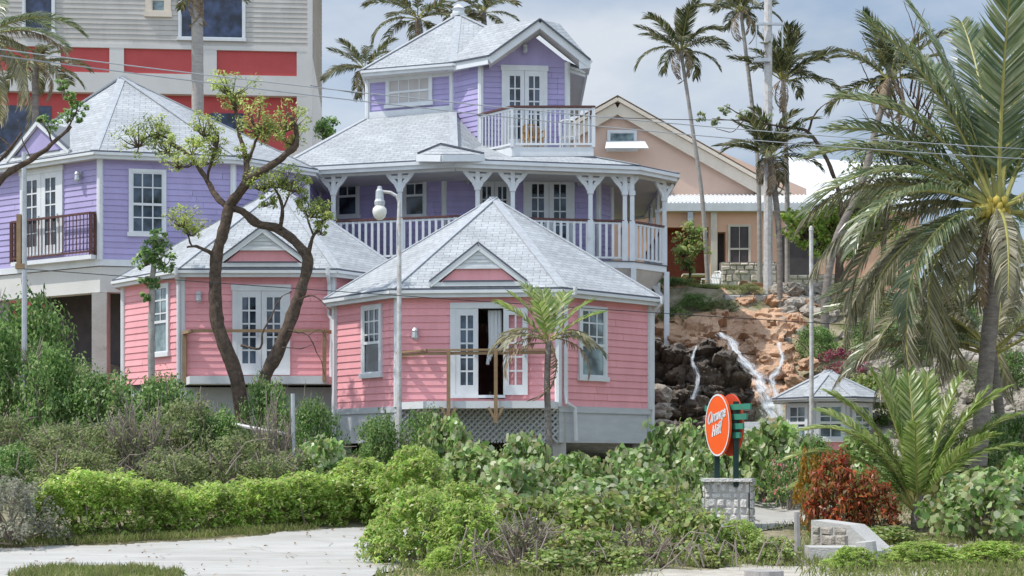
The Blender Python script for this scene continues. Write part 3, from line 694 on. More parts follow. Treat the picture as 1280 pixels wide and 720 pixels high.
# tower
walls(t, tw, 11.0, 14.0, M['purple'], facets=None)
FT,FS,FG = Fr(T0,T1),Fr(T1,T2),Fr(T2,T3)
window(t, FT, FT.rect(483,94,541,132), 4, 2, 'grille', sash=True, mun=.03)
doors(t, FG, FG.rect(627,84,684,184), rows=5); lantern(t, FG, 656, 62)
lantern(t, FG, 656, 61) if 0 else None
mb = MB(); FT.box(mb,-.05,FT.len+.05,12.5,12.78,0,.06); FT.box(mb,-.02,FT.len,13.72,14.0,0,.05); mb.build('band_board', M['white'], t)
mb = MB(); FT.box(mb,-.1,FT.len+.1,12.5,12.56,.0,.12); mb.build('drip_edge', M['drip'], t)
# bay gable wall
u = FG.len/2; mb = MB(); mb.face([FG.pt(0,14.0,.004),FG.pt(FG.len,14.0,.004),FG.pt(u,15.02,.004)]); mb.build('gable_wall', M['purple'], t)
ez = 14.03
et = [XY(452,50.3),XY(566,49.35),XY(700,49.35),XY(733,50.4)]
et += [V2(et[3].x,56),V2(et[3].x-1,57),V2(et[0].x+1,57),V2(et[0].x,56)]
apx = P(573,17,53.0)
r = roof(t, et, ez, apx.xy, apx.z, name='tower_roof')
mb = MB(); mb.lathe(apx+Vector((0,0,-.12)), [(.26,0),(.27,.10),(.2,.13),(.2,.24),(.25,.27),(.05,.42),(0,.44)], 8); mb.build('finial', M['white'], r)
# bay roof
l0 = P(560,79.5,49.6); l1 = P(611,70,48.35); a_ = P(675,24,48.3); r1 = P(738,75,48.5); kk = P(608,31.5,50.4); k2 = P(700,30,52.5); r0 = P(731,82,51.5)
mb = MB()
def uvf(o,tv,pts):
    tv = tv.normalized(); n_ = (pts[1]-pts[0]).cross(pts[2]-pts[0]).normalized(); v = n_.cross(tv)
    return [((p-o).dot(tv),(p-o).dot(v)) for p in pts]
f1 = [l0,l1,a_,kk]; mb.face(f1,uvf(l0,l1-l0,f1)); f2 = [r1,r0,k2,a_]; mb.face(f2,uvf(r1,r0-r1,f2)); mb.face([a_,k2,kk],[(0,0),(1,0),(0,1)])
br_ = mb.build('bay_roof', M['shingle'], t)
mb = MB(); dz = Vector((0,.03,-.13)); ctr = Vector((0,0,-.02))
mb.beam(l1+dz,a_+dz,.08,.24); mb.beam(a_+dz+Vector((0,.006,0)),r1+dz+Vector((0,.006,0)),.08,.24); mb.beam(l0+dz,l1+dz,.08,.22); mb.beam(r1+dz,r1+dz+Vector((-.35,0,-.02)),.08,.24)
mb.build('fascia', M['white'], br_)
mb = MB(); dz = Vector((0,-.02,.0)); mb.beam(l1+dz,a_+dz,.12,.04); mb.beam(a_+dz+Vector((0,.006,0)),r1+dz+Vector((0,.006,0)),.12,.04); mb.beam(l0+dz,l1+dz,.12,.04); mb.build('drip_edge', M['drip'], br_)
mb = MB(); dz = Vector((0,0,-.2)); bk = Vector((0,1.1,0)); mb.face([l1+dz,a_+dz,a_+dz+bk,l1+dz+bk]); mb.face([a_+dz,r1+dz,r1+dz+bk,a_+dz+bk]); mb.build('soffit', M['soffit'], br_)
# balcony of the tower
bz = 11.08
bp = [T2+V2(-.05,-.02), XY(640,47.9), XY(742,47.9), XY(742,47.9)+V2(0,1.6)]
mb = MB(); mb.prism(bp, bz-.28, bz); bal = mb.build('balcony', M['white'], t)
mb = MB(); mb.prism(offset(bp,.04), bz-.36, bz-.28); mb.build('drip_edge', M['drip'], bal)
railing(t, [Vector((*p,bz)) for p in bp], 1.22, 'darkrail', 'white', .145)
TOWERFLOOR = bz

# chairs on the balcony
def chair(loc, rz, label, m, group=None, plastic=True):
    t = thing('chair', (0,0,0), label, 'chair', group)
    for sx in (-1,1):
        for sy in (-1,1):
            mb = MB(); mb.tube([(sx*.24,sy*.23,0),(sx*.21,sy*.2,.42)],[.022,.028],6); mb.build('leg', m, t)
    mb = MB(); mb.box(-.24,.24,-.23,.23,.40,.44); mb.build('seat', m, t)
    mb = MB()
    for i in range(5): x = -.2+.1*i; mb.beam((x,.22,.44),(x,.30,.84),.06,.025)
    mb.tube([(-.25,.22,.44),(-.25,.30,.82),(-.15,.31,.90),(.15,.31,.90),(.25,.30,.82),(.25,.22,.44)],.03,6); mb.build('backrest', m, t)
    for s in (-1,1):
        mb = MB(); mb.tube([(s*.26,.26,.64),(s*.27,-.2,.64),(s*.25,-.24,.42)],.026,6); mb.build('armrest', m, t)
    t.location = loc; t.rotation_euler = (0,0,rz); return t
q = XY(711,48.6); chair((q.x,q.y,bz),R(170),'white slatted chair on the upper balcony of the purple tower',M['plastic'])
q = XY(667,48.7); chair((q.x,q.y,bz),R(20),'tan wooden chair in front of the tower balcony doors',M['tan_wood'])

# ================================================================== HOTEL BLOCK (far left)
t = thing('hotel_block', (-16,70,7), 'tall beige hotel block with red balcony panels behind the lavender cottage', 'building')
h0,h1 = XY(-260,64.5),XY(388,66.2)
F = Fr(h0,h1)
h2 = h1+Vector((-F.n.x,-F.n.y))*12; h3 = h0+Vector((-F.n.x,-F.n.y))*12
def zat(py, px=230): return F.at(px,py)[1]
zb = zat(57)
walls(t, [h0,h1,h2,h3], zb, zb+6, M['beige'], pitch=.21, corners=False)
mb = MB(); F.box(mb,0,F.len,6,zb-.02,-12,-.3); mb.build('core_wall', M['red'], t)
mb = MB()
F.box(mb,0,F.len,zat(62),zb,-.28,.06)
F.box(mb,0,F.len,zat(118),zat(93),-.28,.06)
pz0,pz1 = zat(93),zat(62)
cols = [(-260,-60),(57,76),(137,155),(241,271),(371,388)]
for a,b in cols: F.box(mb,max(0,F.at(a,80)[0]),F.at(b,80)[0],pz0,pz1,-.26,.05)
F.box(mb,F.at(371,200)[0],F.len,6,zat(118),-.3,.055)
F.box(mb,F.at(-260,200)[0],F.at(-40,200)[0],6,zat(118),-.3,.055)
mb.build('white_band', M['offwhite'], t)
for a,b in ((-60,57),(76,137),(155,241),(271,371)):
    mb = MB(); F.box(mb,F.at(a,80)[0],F.at(b,80)[0],pz0,pz1,-.24,-.04); mb.build('balcony_panel', M['red'], t)
for r_ in ((28,-22,69,42),(223,-22,307,50)):
    window(t, F, F.rect(*r_), 1, 1, 'black_glass', sash=False, trim=.1)
window(t, F, F.rect(182,-24,214,20), 1, 2, 'teal_glass', trim=.25, tm='cream')
for r_ in ((-40,130,62,200),(262,140,303,182),(200,150,240,190)):
    mb = MB(); u0,u1,z0,z1 = F.rect(*r_); F.box(mb,u0,u1,z0,z1,-.29,-.24); mb.build('opening', M['black_glass'], t)
mb = MB(); zr = zat(186); F.box(mb,F.at(240,180)[0],F.at(371,180)[0],zat(193),zr,-.24,-.1); mb.build('walkway_edge', M['soffit'], t)
mb = MB(); F.box(mb,F.len-.12,F.len+.08,6,zb+6,-.28,.09); mb.build('corner_board', M['offwhite'], t)
mb = MB()
Fs = Fr(h1,h2); Fs.box(mb,0,Fs.len,6,zb,-.1,.02); mb.build('side_wall', M['offwhite'], t)

# ================================================================== PEACH BUILDING (back right)
t = thing('lodge', (9,66,7.6), 'peach stucco lodge with white porch roof and gable on the terrace', 'building')
g0 = 7.3
mb = MB(); a = XY(640,66); b = XY(1008,66); c = P(772,128,66); ev = ZZ(236,66)
mb.raw([(a.x,66,g0),(b.x,66,g0),(b.x,66,ev),(c.x,66,c.z-.2),(a.x,66,ZZ(205,66)),(a.x,76,g0),(b.x,76,g0),(b.x,76,ev),(c.x,76,c.z-.2),(a.x,76,ZZ(205,66))],
       [(0,1,2,3,4),(1,6,7,2),(5,9,8,7,6),(0,4,9,5)])
mb.build('gable_wall', M['tanpeach'], t)
mb = MB(); rl = P(640,198,65.7); rr = P(990,247,65.7); cc = P(772,124,65.7)
for z0_,z1_,oy in ((rl,cc,0),(cc,rr,.006)): mb.beam(z0_+Vector((0,oy,0)),z1_+Vector((0,oy,0)),.2,.14)
bk = Vector((0,10.6,0)); mb.face([rl+Vector((0,0,.18)),cc+Vector((0,0,.18)),cc+bk,rl+bk]); mb.face([cc+Vector((0,0,.18)),rr+Vector((0,0,.18)),rr+bk,cc+bk])
mb.build('roof', M['cream'], t)
mb = MB(); 
for z0_,z1_,oy in ((rl,cc,.08),(cc,rr,.087)): mb.beam(z0_+Vector((0,oy,-.36)),z1_+Vector((0,oy,-.36)),.12,.45)
mb.build('rake_board', M['cream'], t)
FW = Fr(XY(640,66),XY(1008,66))
w_ = window(t, FW, FW.rect(759,163,796,188), 1, 1, 'teal_glass', sash=False)
mb = MB(); p = P(758,176,65.9); q = P(806,176,65.9); mb.face([p,q,q+Vector((.1,-.75,-.45)),p+Vector((-.1,-.75,-.45))]); mb.face([p+Vector((0,0,-.03)),p+Vector((-.1,-.75,-.48)),q+Vector((.1,-.75,-.48)),q+Vector((0,0,-.03))]); mb.build('awning', M['trimgrey'], t)
# porch roof: low white ribbed metal
mb = MB(); p0 = P(765,238,64.2); p1 = P(1160,238,64.2); y0 = 60.6; zr0 = ZZ(238,64.2); zr1 = ZZ(254,y0)
n = 76; xa,xb = XY(786,y0).x,XY(1150,y0).x; xc,xd = p0.x,p1.x
for i in range(n):
    f0,f1 = i/n,(i+1)/n
    mb.face([(xa+(xb-xa)*f0,y0,zr1),(xa+(xb-xa)*f1,y0,zr1),(xc+(xd-xc)*f1,66,zr0+.1),(xc+(xd-xc)*f0,66,zr0+.1)])
    mb.beam((xa+(xb-xa)*f0,y0,zr1+.02),(xc+(xd-xc)*f0,66,zr0+.12),.05,.06)
pr = mb.build('porch_roof', M['metalroof'], t)
mb = MB(); mb.box(xa-.1,xb+.1,y0-.04,y0+.04,zr1-.30,zr1-.0); mb.build('fascia', M['trimgrey'], pr)
mb = MB(); mb.box(xa,xb,y0+.05,66,zr1-.32,zr1-.30); mb.build('soffit', M['cream'], pr)
# side wing roof at the right
mb = MB(); p = P(985,196,70); q = P(1140,206,70); mb.face([P(985,243,66.5),P(1140,250,66.5),q,p]); mb.face([P(985,243,66.5)-Vector((0,0,.3)),P(1140,250,66.5)-Vector((0,0,.3)),P(1140,250,66.5),P(985,243,66.5)]); mb.build('wing_roof', M['metalroof'], t)
Fw = Fr(XY(780,60.85),XY(1150,60.85)); zt = ZZ(262,60.85)
hl = [Fw.rect(830,284,886,352), Fw.rect(897,290,907,356)]
mb = MB()
segs = [(0,hl[0][0]),(hl[0][1],hl[1][0]),(hl[1][1],Fw.len)]
for s0,s1 in segs: Fw.box(mb,s0,s1,g0,zr1-.32,-.2,0)
for h in hl: Fw.box(mb,h[0],h[1],h[3],zr1-.32,-.2,0)
mb.build('wall', M['peach'], t)
mb = MB(); Fw.box(mb,hl[0][0]-.2,hl[0][1]+.3,g0,zt+.3,-1.4,-1.2); mb.build('door_panel', M['brown'], t)
mb = MB(); Fw.box(mb,Fw.at(888,300)[0],Fw.at(896,300)[0],g0,zt,-.02,.12); mb.build('post', M['cream'], t)
mb = MB(); Fw.box(mb,hl[1][0],hl[1][1],g0,hl[1][3],-.6,-.5); mb.build('opening', M['dark'], t)
window(t, Fw, Fw.rect(910,281,938,338), 2, 2, 'dark', trim=.04, mun=.02, tm='cream')
mb = MB(); u,z = Fw.at(862,274); Fw.box(mb,u-.1,u+.1,z-.25,z+.25,.0,.25); mb.build('wall_lantern', M['galv'], t)
mb = MB(); u0,u1,z0,z1 = Fw.rect(976,294,1004,356); Fw.box(mb,u0,u1+.6,g0,z1,.003,.02); mb.build('archway', M['dark'], t)
mb = MB(); Fw.box(mb,Fw.at(899,350)[0],Fw.at(968,350)[0],g0,ZZ(334,62),.0,.5); wb = mb.build('stone_base', M['mortar'], t)
def stones(par, F, u0, u1, z0, z1, off, m, sz=.28, depth=.08, name='stone_face'):
    mb = MB(); z = z0
    while z < z1-.03:
        h = min(sz*random.uniform(.5,1.25), z1-z); u = u0-random.random()*sz*.4
        while u < u1-.02:
            wd = sz*random.uniform(.7,1.7); a = max(u,u0)+.012; b = min(u+wd,u1)-.012; u += wd
            if b-a < .04: continue
            dp = depth*random.uniform(.3,1.1); k = .004; j = lambda: random.uniform(-.028,.028)
            vs = [F.pt(a,z+k,off),F.pt(b,z+k,off),F.pt(b,z+h-k,off),F.pt(a,z+h-k,off),
                  F.pt(a+.035+j(),z+k+.03+j(),off+dp),F.pt(b-.035+j(),z+k+.03+j(),off+dp),F.pt(b-.035+j(),z+h-k-.03+j(),off+dp),F.pt(a+.035+j(),z+h-k-.03+j(),off+dp)]
            mb.raw(vs,[(4,5,6,7),(0,1,5,4),(1,2,6,5),(2,3,7,6),(3,0,4,7)])
        z += h
    return mb.build(name, m, par)
stones(t, Fw, Fw.at(899,350)[0], Fw.at(968,350)[0], g0, ZZ(335,62), .5, M['wallstone'], .26, .07)
def plainwall(name,label,p0,p1,z0,z1,th,core,face,sz,cat='wall'):
    F = Fr(p0,p1); t = thing(name,(*((F.p0+F.p1)/2),z0),label,cat)
    mb = MB(); F.box(mb,0,F.len,z0,z1,-th,0); mb.build('core', core, t)
    stones(t, F, .0, F.len, z0, z1-.02, 0, face, sz, .09); return t
plainwall('garden_wall','cream rubble garden wall under the dark archway behind the thin palms',XY(984,58),XY(1046,58),6.5,ZZ(343,58),.4,M['mortar'],M['wallstone'],.35)
plainwall('retaining_wall','low grey block retaining wall at the foot of the utility pole',XY(905,52.6),XY(968,52.6),6.4,ZZ(368,52.6),.4,M['mortar'],M['concrete'],.45)
q = XY(888,58); chair((q.x,q.y,gz(q.x,q.y)+.04),R(-60),'white plastic garden chair on the lawn by the peach lodge',M['plastic'])
q = XY(868,58.6); tt = thing('garden_table',(q.x,q.y,gz(q.x,q.y)),'small tan garden table beside the white plastic chair','table'); z = gz(q.x,q.y)
mb = MB(); mb.box(q.x-.45,q.x+.45,q.y-.35,q.y+.35,z+.78,z+.84); mb.build('table_top', M['cream'], tt)
for sx in (-1,1):
    for sy in (-1,1): mb = MB(); mb.box(q.x+sx*.38-.04,q.x+sx*.38+.04,q.y+sy*.28-.04,q.y+sy*.28+.04,z-.02,z+.78); mb.build('leg', M['tan_wood'], tt)

# ================================================================== GATE LODGE (small hip-roofed hut)
Kc = XY(1035,42.0); hp = []
for k in range(8):
    a = R(-90-22.5-8+45*k); hp.append(Kc+Vector((math.cos(a),math.sin(a)))*1.22)
t = thing('hut', (Kc.x,Kc.y,1.4), 'small octagonal pink and white hut with shingle roof by the waterfall', 'hut')
ze_ = ZZ(497,41.3); 
mb = MB(); mb.prism(hp, 1.0, ZZ(552,41)); mb.build('lower_wall', M['pink'], t)
mb = MB(); mb.prism(offset(hp,-.03), ZZ(552,41), ze_-.05); mb.build('upper_wall', M['trimgrey'], t)
for i in (7,0,1):
    F = Fr(hp[i],hp[(i+1)%8]); z0 = ZZ(550,41); window(t,F,(.1,F.len-.1,z0,ze_-.15),2,3,'teal_glass',trim=.07,mun=.03)
rf_ = roof(t, offset(hp,.32), ze_, Kc, ZZ(463,42), fascia=.1)

# ================================================================== POLES, LAMP, WIRES, FENCE
q = P(499,560,37.2); g = gz(q.x,q.y)
t = thing('street_lamp', (q.x,q.y,g), 'tall white street lamp with curved arm and hanging globe lantern', 'street lamp')
zt = ZZ(262,37.2); mb = MB()
mb.tube([(q.x,q.y,g-.3),(q.x,q.y,zt)],[.065,.05],8); mb.build('pole', M['polewhite'], t)
arc = [Vector((q.x,q.y,zt)),Vector((q.x,q.y,zt+.18)),Vector((q.x-.06,q.y,zt+.32)),Vector((q.x-.2,q.y,zt+.40)),Vector((q.x-.38,q.y,zt+.42)),Vector((q.x-.5,q.y,zt+.40))]
mb = MB(); mb.tube(arc,.04,8); mb.build('arm', M['polewhite'], t)
c = P(474.5,262,37.2)
mb = MB(); mb.lathe(c,[(0,.56),(.05,.54),(.06,.48),(.09,.44),(.10,.24),(.13,.18),(.12,.10),(.06,.08)],10); ho = mb.build('lamp_housing', M['galv'], t)
mb = MB(); mb.lathe(c,[(.10,.09),(.16,.02),(.17,-.06),(.13,-.18),(.06,-.24),(0,-.25)],12); mb.build('globe', M['lamp_glass'], t, smooth=True)
def pole(name,px,py0,py1,Y,r0,r1,label,cat,m='polewhite',extra=None,lean=0):
    a = P(px,py0,Y); b = P(px+lean,py1,Y); g = gz(a.x,a.y); z0 = min(a.z,g-.3)
    t = thing(name,(a.x,a.y,max(g,z0)),label,cat); mb = MB(); mb.tube([(a.x,a.y,z0),((a.x+b.x)/2+.01,a.y,(z0+b.z)/2),b],[r0,(r0+r1)/2,r1],9); mb.build('shaft', M[m], t)
    return t,b
t,b = pole('utility_pole',960,387,-40,53,.16,.13,'tall pale concrete utility pole beside the thin palms','utility pole','polewhite')
z = ZZ(32,53); mb = MB(); mb.beam((b.x-.45,b.y-.2,z),(b.x+.5,b.y-.2,z),.08); mb.beam((b.x-.5,b.y-.2,ZZ(77,53)),(b.x+.05,b.y-.2,ZZ(77,53)),.12); mb.beam((b.x+.45,b.y-.2,z),(b.x+.45,b.y-.2,z-.8),.05); mb.beam((b.x-.42,b.y-.2,z),(b.x-.42,b.y-.2,z-1.1),.04); mb.build('crossarm', M['galv'], t)
mb = MB(); mb.lathe((b.x,b.y,ZZ(392,53)-.25),[(.34,-.3),(.34,.3),(.3,.34),(0,.35)],10); mb.build('base', M['concrete'], t)
t,b = pole('flagpole',1014,560,288,38.5,.055,.05,'thin peeling white pole standing in front of the small hut','pole')
mb = MB(); mb.lathe(b,[(.0,.12),(.05,.08),(.06,0),(.05,-.02)],8); mb.build('cap', M['polewhite'], t)
t,b = pole('service_pole',30,480,190,36.5,.07,.055,'slim grey service pole in front of the lavender cottage','pole','galv')
mb = MB(); mb.beam(P(24,268,36.5),P(24,330,36.5),.10); mb.beam(P(20,333,36.5),P(32,333,36.5),.12); mb.build('meter_board', M['timber'], t)
pole('grey_pole',366,585,492,33.5,.045,.045,'grey steel fence post among the scrub below the pink cottage','post','galv')
o = MB(); o.tube([P(262,524,35),P(310,534,34.3),P(363,544,33.6)],.045,7); o = o.build('guard_rail', M['polewhite']); prop(o,'pale sloping pipe rail leading down to the grey steel post','rail')
def cable(px0,py0,Y0,px1,py1,Y1,sag,r,m,label):
    a = P(px0,py0,Y0); b = P(px1,py1,Y1); mb = MB(); n = 26
    mb.tube([a.lerp(b,i/n)+Vector((0,0,-sag*4*(i/n)*(1-i/n))) for i in range(n+1)],r,5,cap=False)
    o = mb.build('cable', M[m]); prop(o,label,'cable','overhead cables')
cable(-120,46,24,1420,193,34,.25,.010,'wiregrey','grey power line, the higher of the close pair crossing the tower')
cable(-120,53,24,1420,205,34,.28,.010,'wiregrey','grey power line, the lower of the close pair crossing the tower')
cable(28,336,36.3,1420,428,36,.05,.010,'wire','black cable running below the pink cottage eaves from the service pole')
cable(388,107,66,962,150,53,.4,.014,'wire','dark cable from the hotel corner to the utility pole')
t,b = pole('marker_post',996,706,640,24.5,.05,.045,'short weathered grey post beside the stone culvert','post','wood_grey')

# ================================================================== SIGN
pz = gz(*XY(908,31)); a0,a1 = XY(880,30.4),XY(937,30.2)
t = thing('stone_pier', (*XY(908,30.7),pz), 'square grey limestone pier carrying the orange sign', 'pier')
F = Fr(a0,a1); hz = ZZ(602,30.4); mb = MB(); F.box(mb,.03,F.len-.03,pz-.4,hz,-.8,-.05); mb.build('core', M['concrete'], t)
for FF in (Fr(F.pt(0,0,-.06).xy,F.pt(F.len,0,-.06).xy),Fr(F.pt(F.len,0,-.06).xy,F.pt(F.len,0,-.8).xy),Fr(F.pt(0,0,-.8).xy,F.pt(0,0,-.06).xy)):
    stones(t, FF, 0, FF.len, pz-.2, hz, 0, M['stone'], .15, .06)
mb = MB(); F.box(mb,-.05,F.len+.05,hz,hz+.06,-.86,.06); mb.build('coping', M['stone'], t)
sc_ = P(904.5,531.5,30.6); ang = R(-63)
sd_ = Vector((math.cos(ang),math.sin(ang),0)); sn = Vector((sd_.y,-sd_.x,0))      # sign plane
t = thing('sign', (sc_.x,sc_.y,hz+.06), 'round orange sign with white script lettering on green slats above the stone pier', 'sign')
wv = Vector((0,0,1))
def disc(mb, c, rx, rz_, th, n=40):
    vs = []
    for s in (-1,1): vs += [c+sd_*rx*math.cos(2*math.pi*k/n)+wv*rz_*math.sin(2*math.pi*k/n)+sn*th*s/2 for k in range(n)]
    mb.raw(vs,[tuple(range(n-1,-1,-1)),tuple(range(n,2*n))]+[(k,(k+1)%n,n+(k+1)%n,n+k) for k in range(n)])
RX,RZ = .41,.60; fc = sc_+sn*.12; bc = sc_-sn*.10+sd_*.10
mb = MB(); disc(mb,fc,RX,RZ,.05); fp = mb.build('front_disc', M['orange'], t)
mb = MB()
for k in range(48):
    a,b = 2*math.pi*k/48,2*math.pi*(k+1)/48; f = lambda a,r: fc+sd_*RX*r*math.cos(a)+wv*RZ*r*math.sin(a)+sn*.030
    mb.face([f(a,1.0),f(b,1.0),f(b,.945),f(a,.945)])
mb.build('border', M['white'], fp)
mb = MB(); disc(mb,bc,RX,RZ,.05); mb.build('back_disc', M['sign_red'], t)
LET = {'O':(.95,[[(.5+.42*math.cos(R(a))+.06*math.sin(R(a)),.75+.75*math.sin(R(a))) for a in range(60,430,20)]]),
 'r':(.5,[[(.08,.0),(.16,.5),(.2,.95)],[(.18,.7),(.3,.92),(.5,.9)]]),
 'a':(.62,[[(.28+.26*math.cos(R(a)),.46+.46*math.sin(R(a))) for a in range(20,381,30)],[(.54,.95),(.55,.15),(.66,.0)]]),
 'n':(.66,[[(.08,.95),(.1,0)],[(.1,.6),(.28,.93),(.46,.85),(.48,.2),(.62,.0)]]),
 'g':(.62,[[(.28+.26*math.cos(R(a)),.46+.46*math.sin(R(a))) for a in range(20,381,30)],[(.54,.95),(.54,-.4),(.3,-.72),(.05,-.5)]]),
 'e':(.6,[[(.06,.5),(.52,.55),(.46,.85),(.25,.95),(.06,.6),(.1,.2),(.3,.0),(.58,.18)]]),
 'H':(.95,[[(.15,1.5),(.12,0)],[(.72,1.55),(.68,0)],[(.12,.72),(.72,.8)]]),
 'i':(.3,[[(.12,.95),(.12,.12),(.26,.0)],[(.14,1.25),(.16,1.32)]]),
 'l':(.36,[[(.08,.4),(.28,1.35),(.18,1.5),(.1,1.2),(.12,.15),(.3,.0)]])}
def script(word, c, sz, slant, rise, mb):
    wid = sum(LET[ch][0]+.08 for ch in word); x = -wid/2
    for ch in word:
        wdt,strokes = LET[ch]
        for s in strokes:
            pts = [fc+sd_*((x+px_)*sz+py_*sz*slant+c[0])+wv*(py_*sz+(x+px_)*sz*rise+c[1])+sn*.033 for px_,py_ in s]
            for a,b in zip(pts,pts[1:]):
                d = (b-a); pr_ = sn.cross(d).normalized()*.019; e = d.normalized()*.008
                mb.face([a-e-pr_,b+e-pr_,b+e+pr_,a-e+pr_])
        x += wdt+.08
mb = MB(); script('Orange',(-.02,.10),.138,.18,.26,mb); script('Hill',(-.02,-.18),.138,.18,.26,mb); mb.build('lettering', M['white'], fp)
for i,(z,l0_,l1_) in enumerate(((.34,-.62,.90),(.15,-.56,.78),(-.03,-.30,.66),(-.20,-.26,.56))):
    mb = MB(); c = sc_+wv*z; mb.obox(c+sd_*(l0_+l1_)/2, sd_*(l1_-l0_)/2, sn*.02, wv*.055); mb.build('slat', M['green_paint'], t)
for u in (-.30,.34):
    q = sc_+sd_*u-sn*.05; mb = MB(); mb.beam((q.x,q.y,hz-.1),(q.x,q.y,sc_.z+(.45 if u>0 else .1)),.10); mb.build('post', M['dkgreen'], t)

# stone culvert, slabs, blocks
a0,a1 = XY(1012,25.5),XY(1078,24.8); zt = ZZ(651,25.2)
t = thing('culvert_wall', (*((a0+a1)/2),.1), 'low rubble culvert wall with smooth concrete top near the driveway', 'wall')
F = Fr(a0,a1); mb = MB(); vs = [F.pt(0,-.2,-.5),F.pt(F.len+.25,-.2,-.5),F.pt(F.len+.25,zt-.45,-.5),F.pt(F.len*.72,zt-.06,-.5),F.pt(0,zt,-.5)]
vf = [v+Vector((F.n.x,F.n.y,0))*.46 for v in vs]; mb.raw(vs+vf,[(9,8,7,6,5)[::-1],(0,1,2,3,4)[::-1]]+[(i,(i+1)%5,5+(i+1)%5,5+i) for i in range(5)]); mb.build('core', M['concrete'], t)
stones(t, F, 0.02, F.len*.72, .02, zt-.1, -.04, M['stonepale'], .2, .06)
q = XY(1046,24.0); mb = MB(); mb.prism([q+V2(-.42,-.05),q+V2(.3,-.25),q+V2(.5,.45),q+V2(-.4,.6)],gz(*q)-.1,ZZ(683,24.2)); o = mb.build('concrete_slab', M['road']); prop(o,'flat pale concrete slab at the foot of the culvert wall','slab')
q = XY(1082,23.6); mb = MB(); mb.tube([(q.x,q.y,-.1),(q.x+.02,q.y,.18),(q.x+.0,q.y,ZZ(677,23.6))],[.17,.165,.15],9); o = mb.build('concrete_block', M['concrete']); o.rotation_euler=(0,0,0); prop(o,'grey concrete drum stub beside the culvert slab','concrete block')
q = XY(955,20.6); mb = MB(); mb.tube([(q.x,q.y,-.2),(q.x,q.y,ZZ(712,20.6)-.01)],[.28,.26],12); o = mb.build('stump', M['wood_grey']); prop(o,'weathered sawn stump on the sand at the bottom edge','stump')

# ================================================================== ROCKS, BANK, WATERFALL
def rocky(name, fn, nu, nv, m, amp, fq, kind=None, label=None, cat=None, seed=0, sub=.5):
    vs = []
    for j in range(nv+1):
        for i in range(nu+1):
            p = fn(i/nu, j/nv); s = Vector((p.x*fq,p.y*fq+seed,p.z*fq*(2.3 if amp > .4 else 1.7))); s += noise.noise_vector(s*.9)*.35
            dd, pp = noise.voronoi(s); d2, p2 = noise.voronoi(s*2.6)
            h = (noise.cell(pp[0]*37.7)*.9 - dd[0]*.5)*amp + (noise.cell(p2[0]*51.3)*.5 - d2[0]*.4)*amp*sub + noise.noise(s*.5)*amp*1.1 + noise.noise(s*5)*amp*.12
            vs.append((p.x+noise.noise(s+Vector((3,9,1)))*amp*.35, p.y-h, p.z+h*.35+noise.noise(s+Vector((11,2,5)))*amp*.3))
    mb = MB(); mb.raw(vs, [(j*(nu+1)+i, j*(nu+1)+i+1, (j+1)*(nu+1)+i+1, (j+1)*(nu+1)+i) for j in range(nv) for i in range(nu)])
    o = mb.build(name, m, kind=kind); prop(o, label, cat); return o
M['soil'] = mat('orange_earth', (.60,.40,.27), (.40,.24,.15), 1.3, .95, 1.0, 16, detail=9, dirt=((.44,.385,.315), 2.2, .58))
M['wetrock'] = mat('wet_dark_rock', (.17,.135,.105), (.06,.048,.04), 1.5, .6, 1.0, 9, .5, dirt=((.30,.25,.195), 2.2, .6))
def bank(u, v):
    px = 812+u*330; x0 = P(px, 500, 48).x
    pr = [(45.6,1.6),(46.6,2.6),(47.6,3.9),(48.8,4.7),(49.6,5.5),(51.2,6.3),(52.6,6.95),(53.6,7.5)]
    f = v*(len(pr)-1); k = min(int(f),len(pr)-2); t_ = f-k
    y = pr[k][0]*(1-t_)+pr[k+1][0]*t_; z = pr[k][1]*(1-t_)+pr[k+1][1]*t_
    e = max(0, (u-.62)/.38); y += e*.9; z -= e*.25
    return Vector((x0*(.9+.1*y/48), y, z))
rocky('dirt_bank', bank, 150, 100, M['soil'], .36, 1.0, kind='structure')
def cliff(u, v):
    px = 806+u*132; x0 = P(px,470,47).x; top = 5.15-.5*max(0,u-.55)*3-.4*noise.noise(Vector((u*4,0,2)))
    y = 46.0+.8*v+1.2*max(0,v-.85)*4*.5; return Vector((x0,y,1.7+(top-1.7)*min(1,v*1.06)))
rocky('rock_face', cliff, 100, 80, M['wetrock'], .46, 1.25, label='dark wet rock face with a waterfall beside the front pink cottage', cat='rock', seed=5)
# boulders
def boulder_mesh(seed, n=2):
    bm = bmesh.new(); bmesh.ops.create_icosphere(bm, subdivisions=3, radius=1)
    for v in bm.verts:
        s = v.co*1.2+Vector((seed*7.1,seed*3.3,0)); k = 1+.42*noise.noise(s)+.22*noise.noise(s*2.6)+.2*noise.cell(s*1.4)
        v.co = Vector((v.co.x*k, v.co.y*k*.85, v.co.z*k*.7))
    me = bpy.data.meshes.new('boulder'); bm.to_mesh(me); bm.free(); return me
BM = [boulder_mesh(i) for i in range(5)]
for me in BM: me.materials.append(M['stonepale'])
BMO = [me.copy() for me in BM[:3]]
for me in BMO: me.materials.clear(); me.materials.append(M['soil'])
def boulder(px, py, Y, sz, label=None, group=None, orange=False, name='boulder'):
    q = P(px,py,Y); me = random.choice(BMO if orange else BM)
    o = bpy.data.objects.new(name, me); COL.objects.link(o); o.location = q
    o.rotation_euler = (random.uniform(-.3,.3),random.uniform(-.3,.3),random.uniform(0,6.28)); o.scale = (sz,sz,sz*random.uniform(.6,1))
    prop(o,label,'boulder',group); return o
random.seed(11)
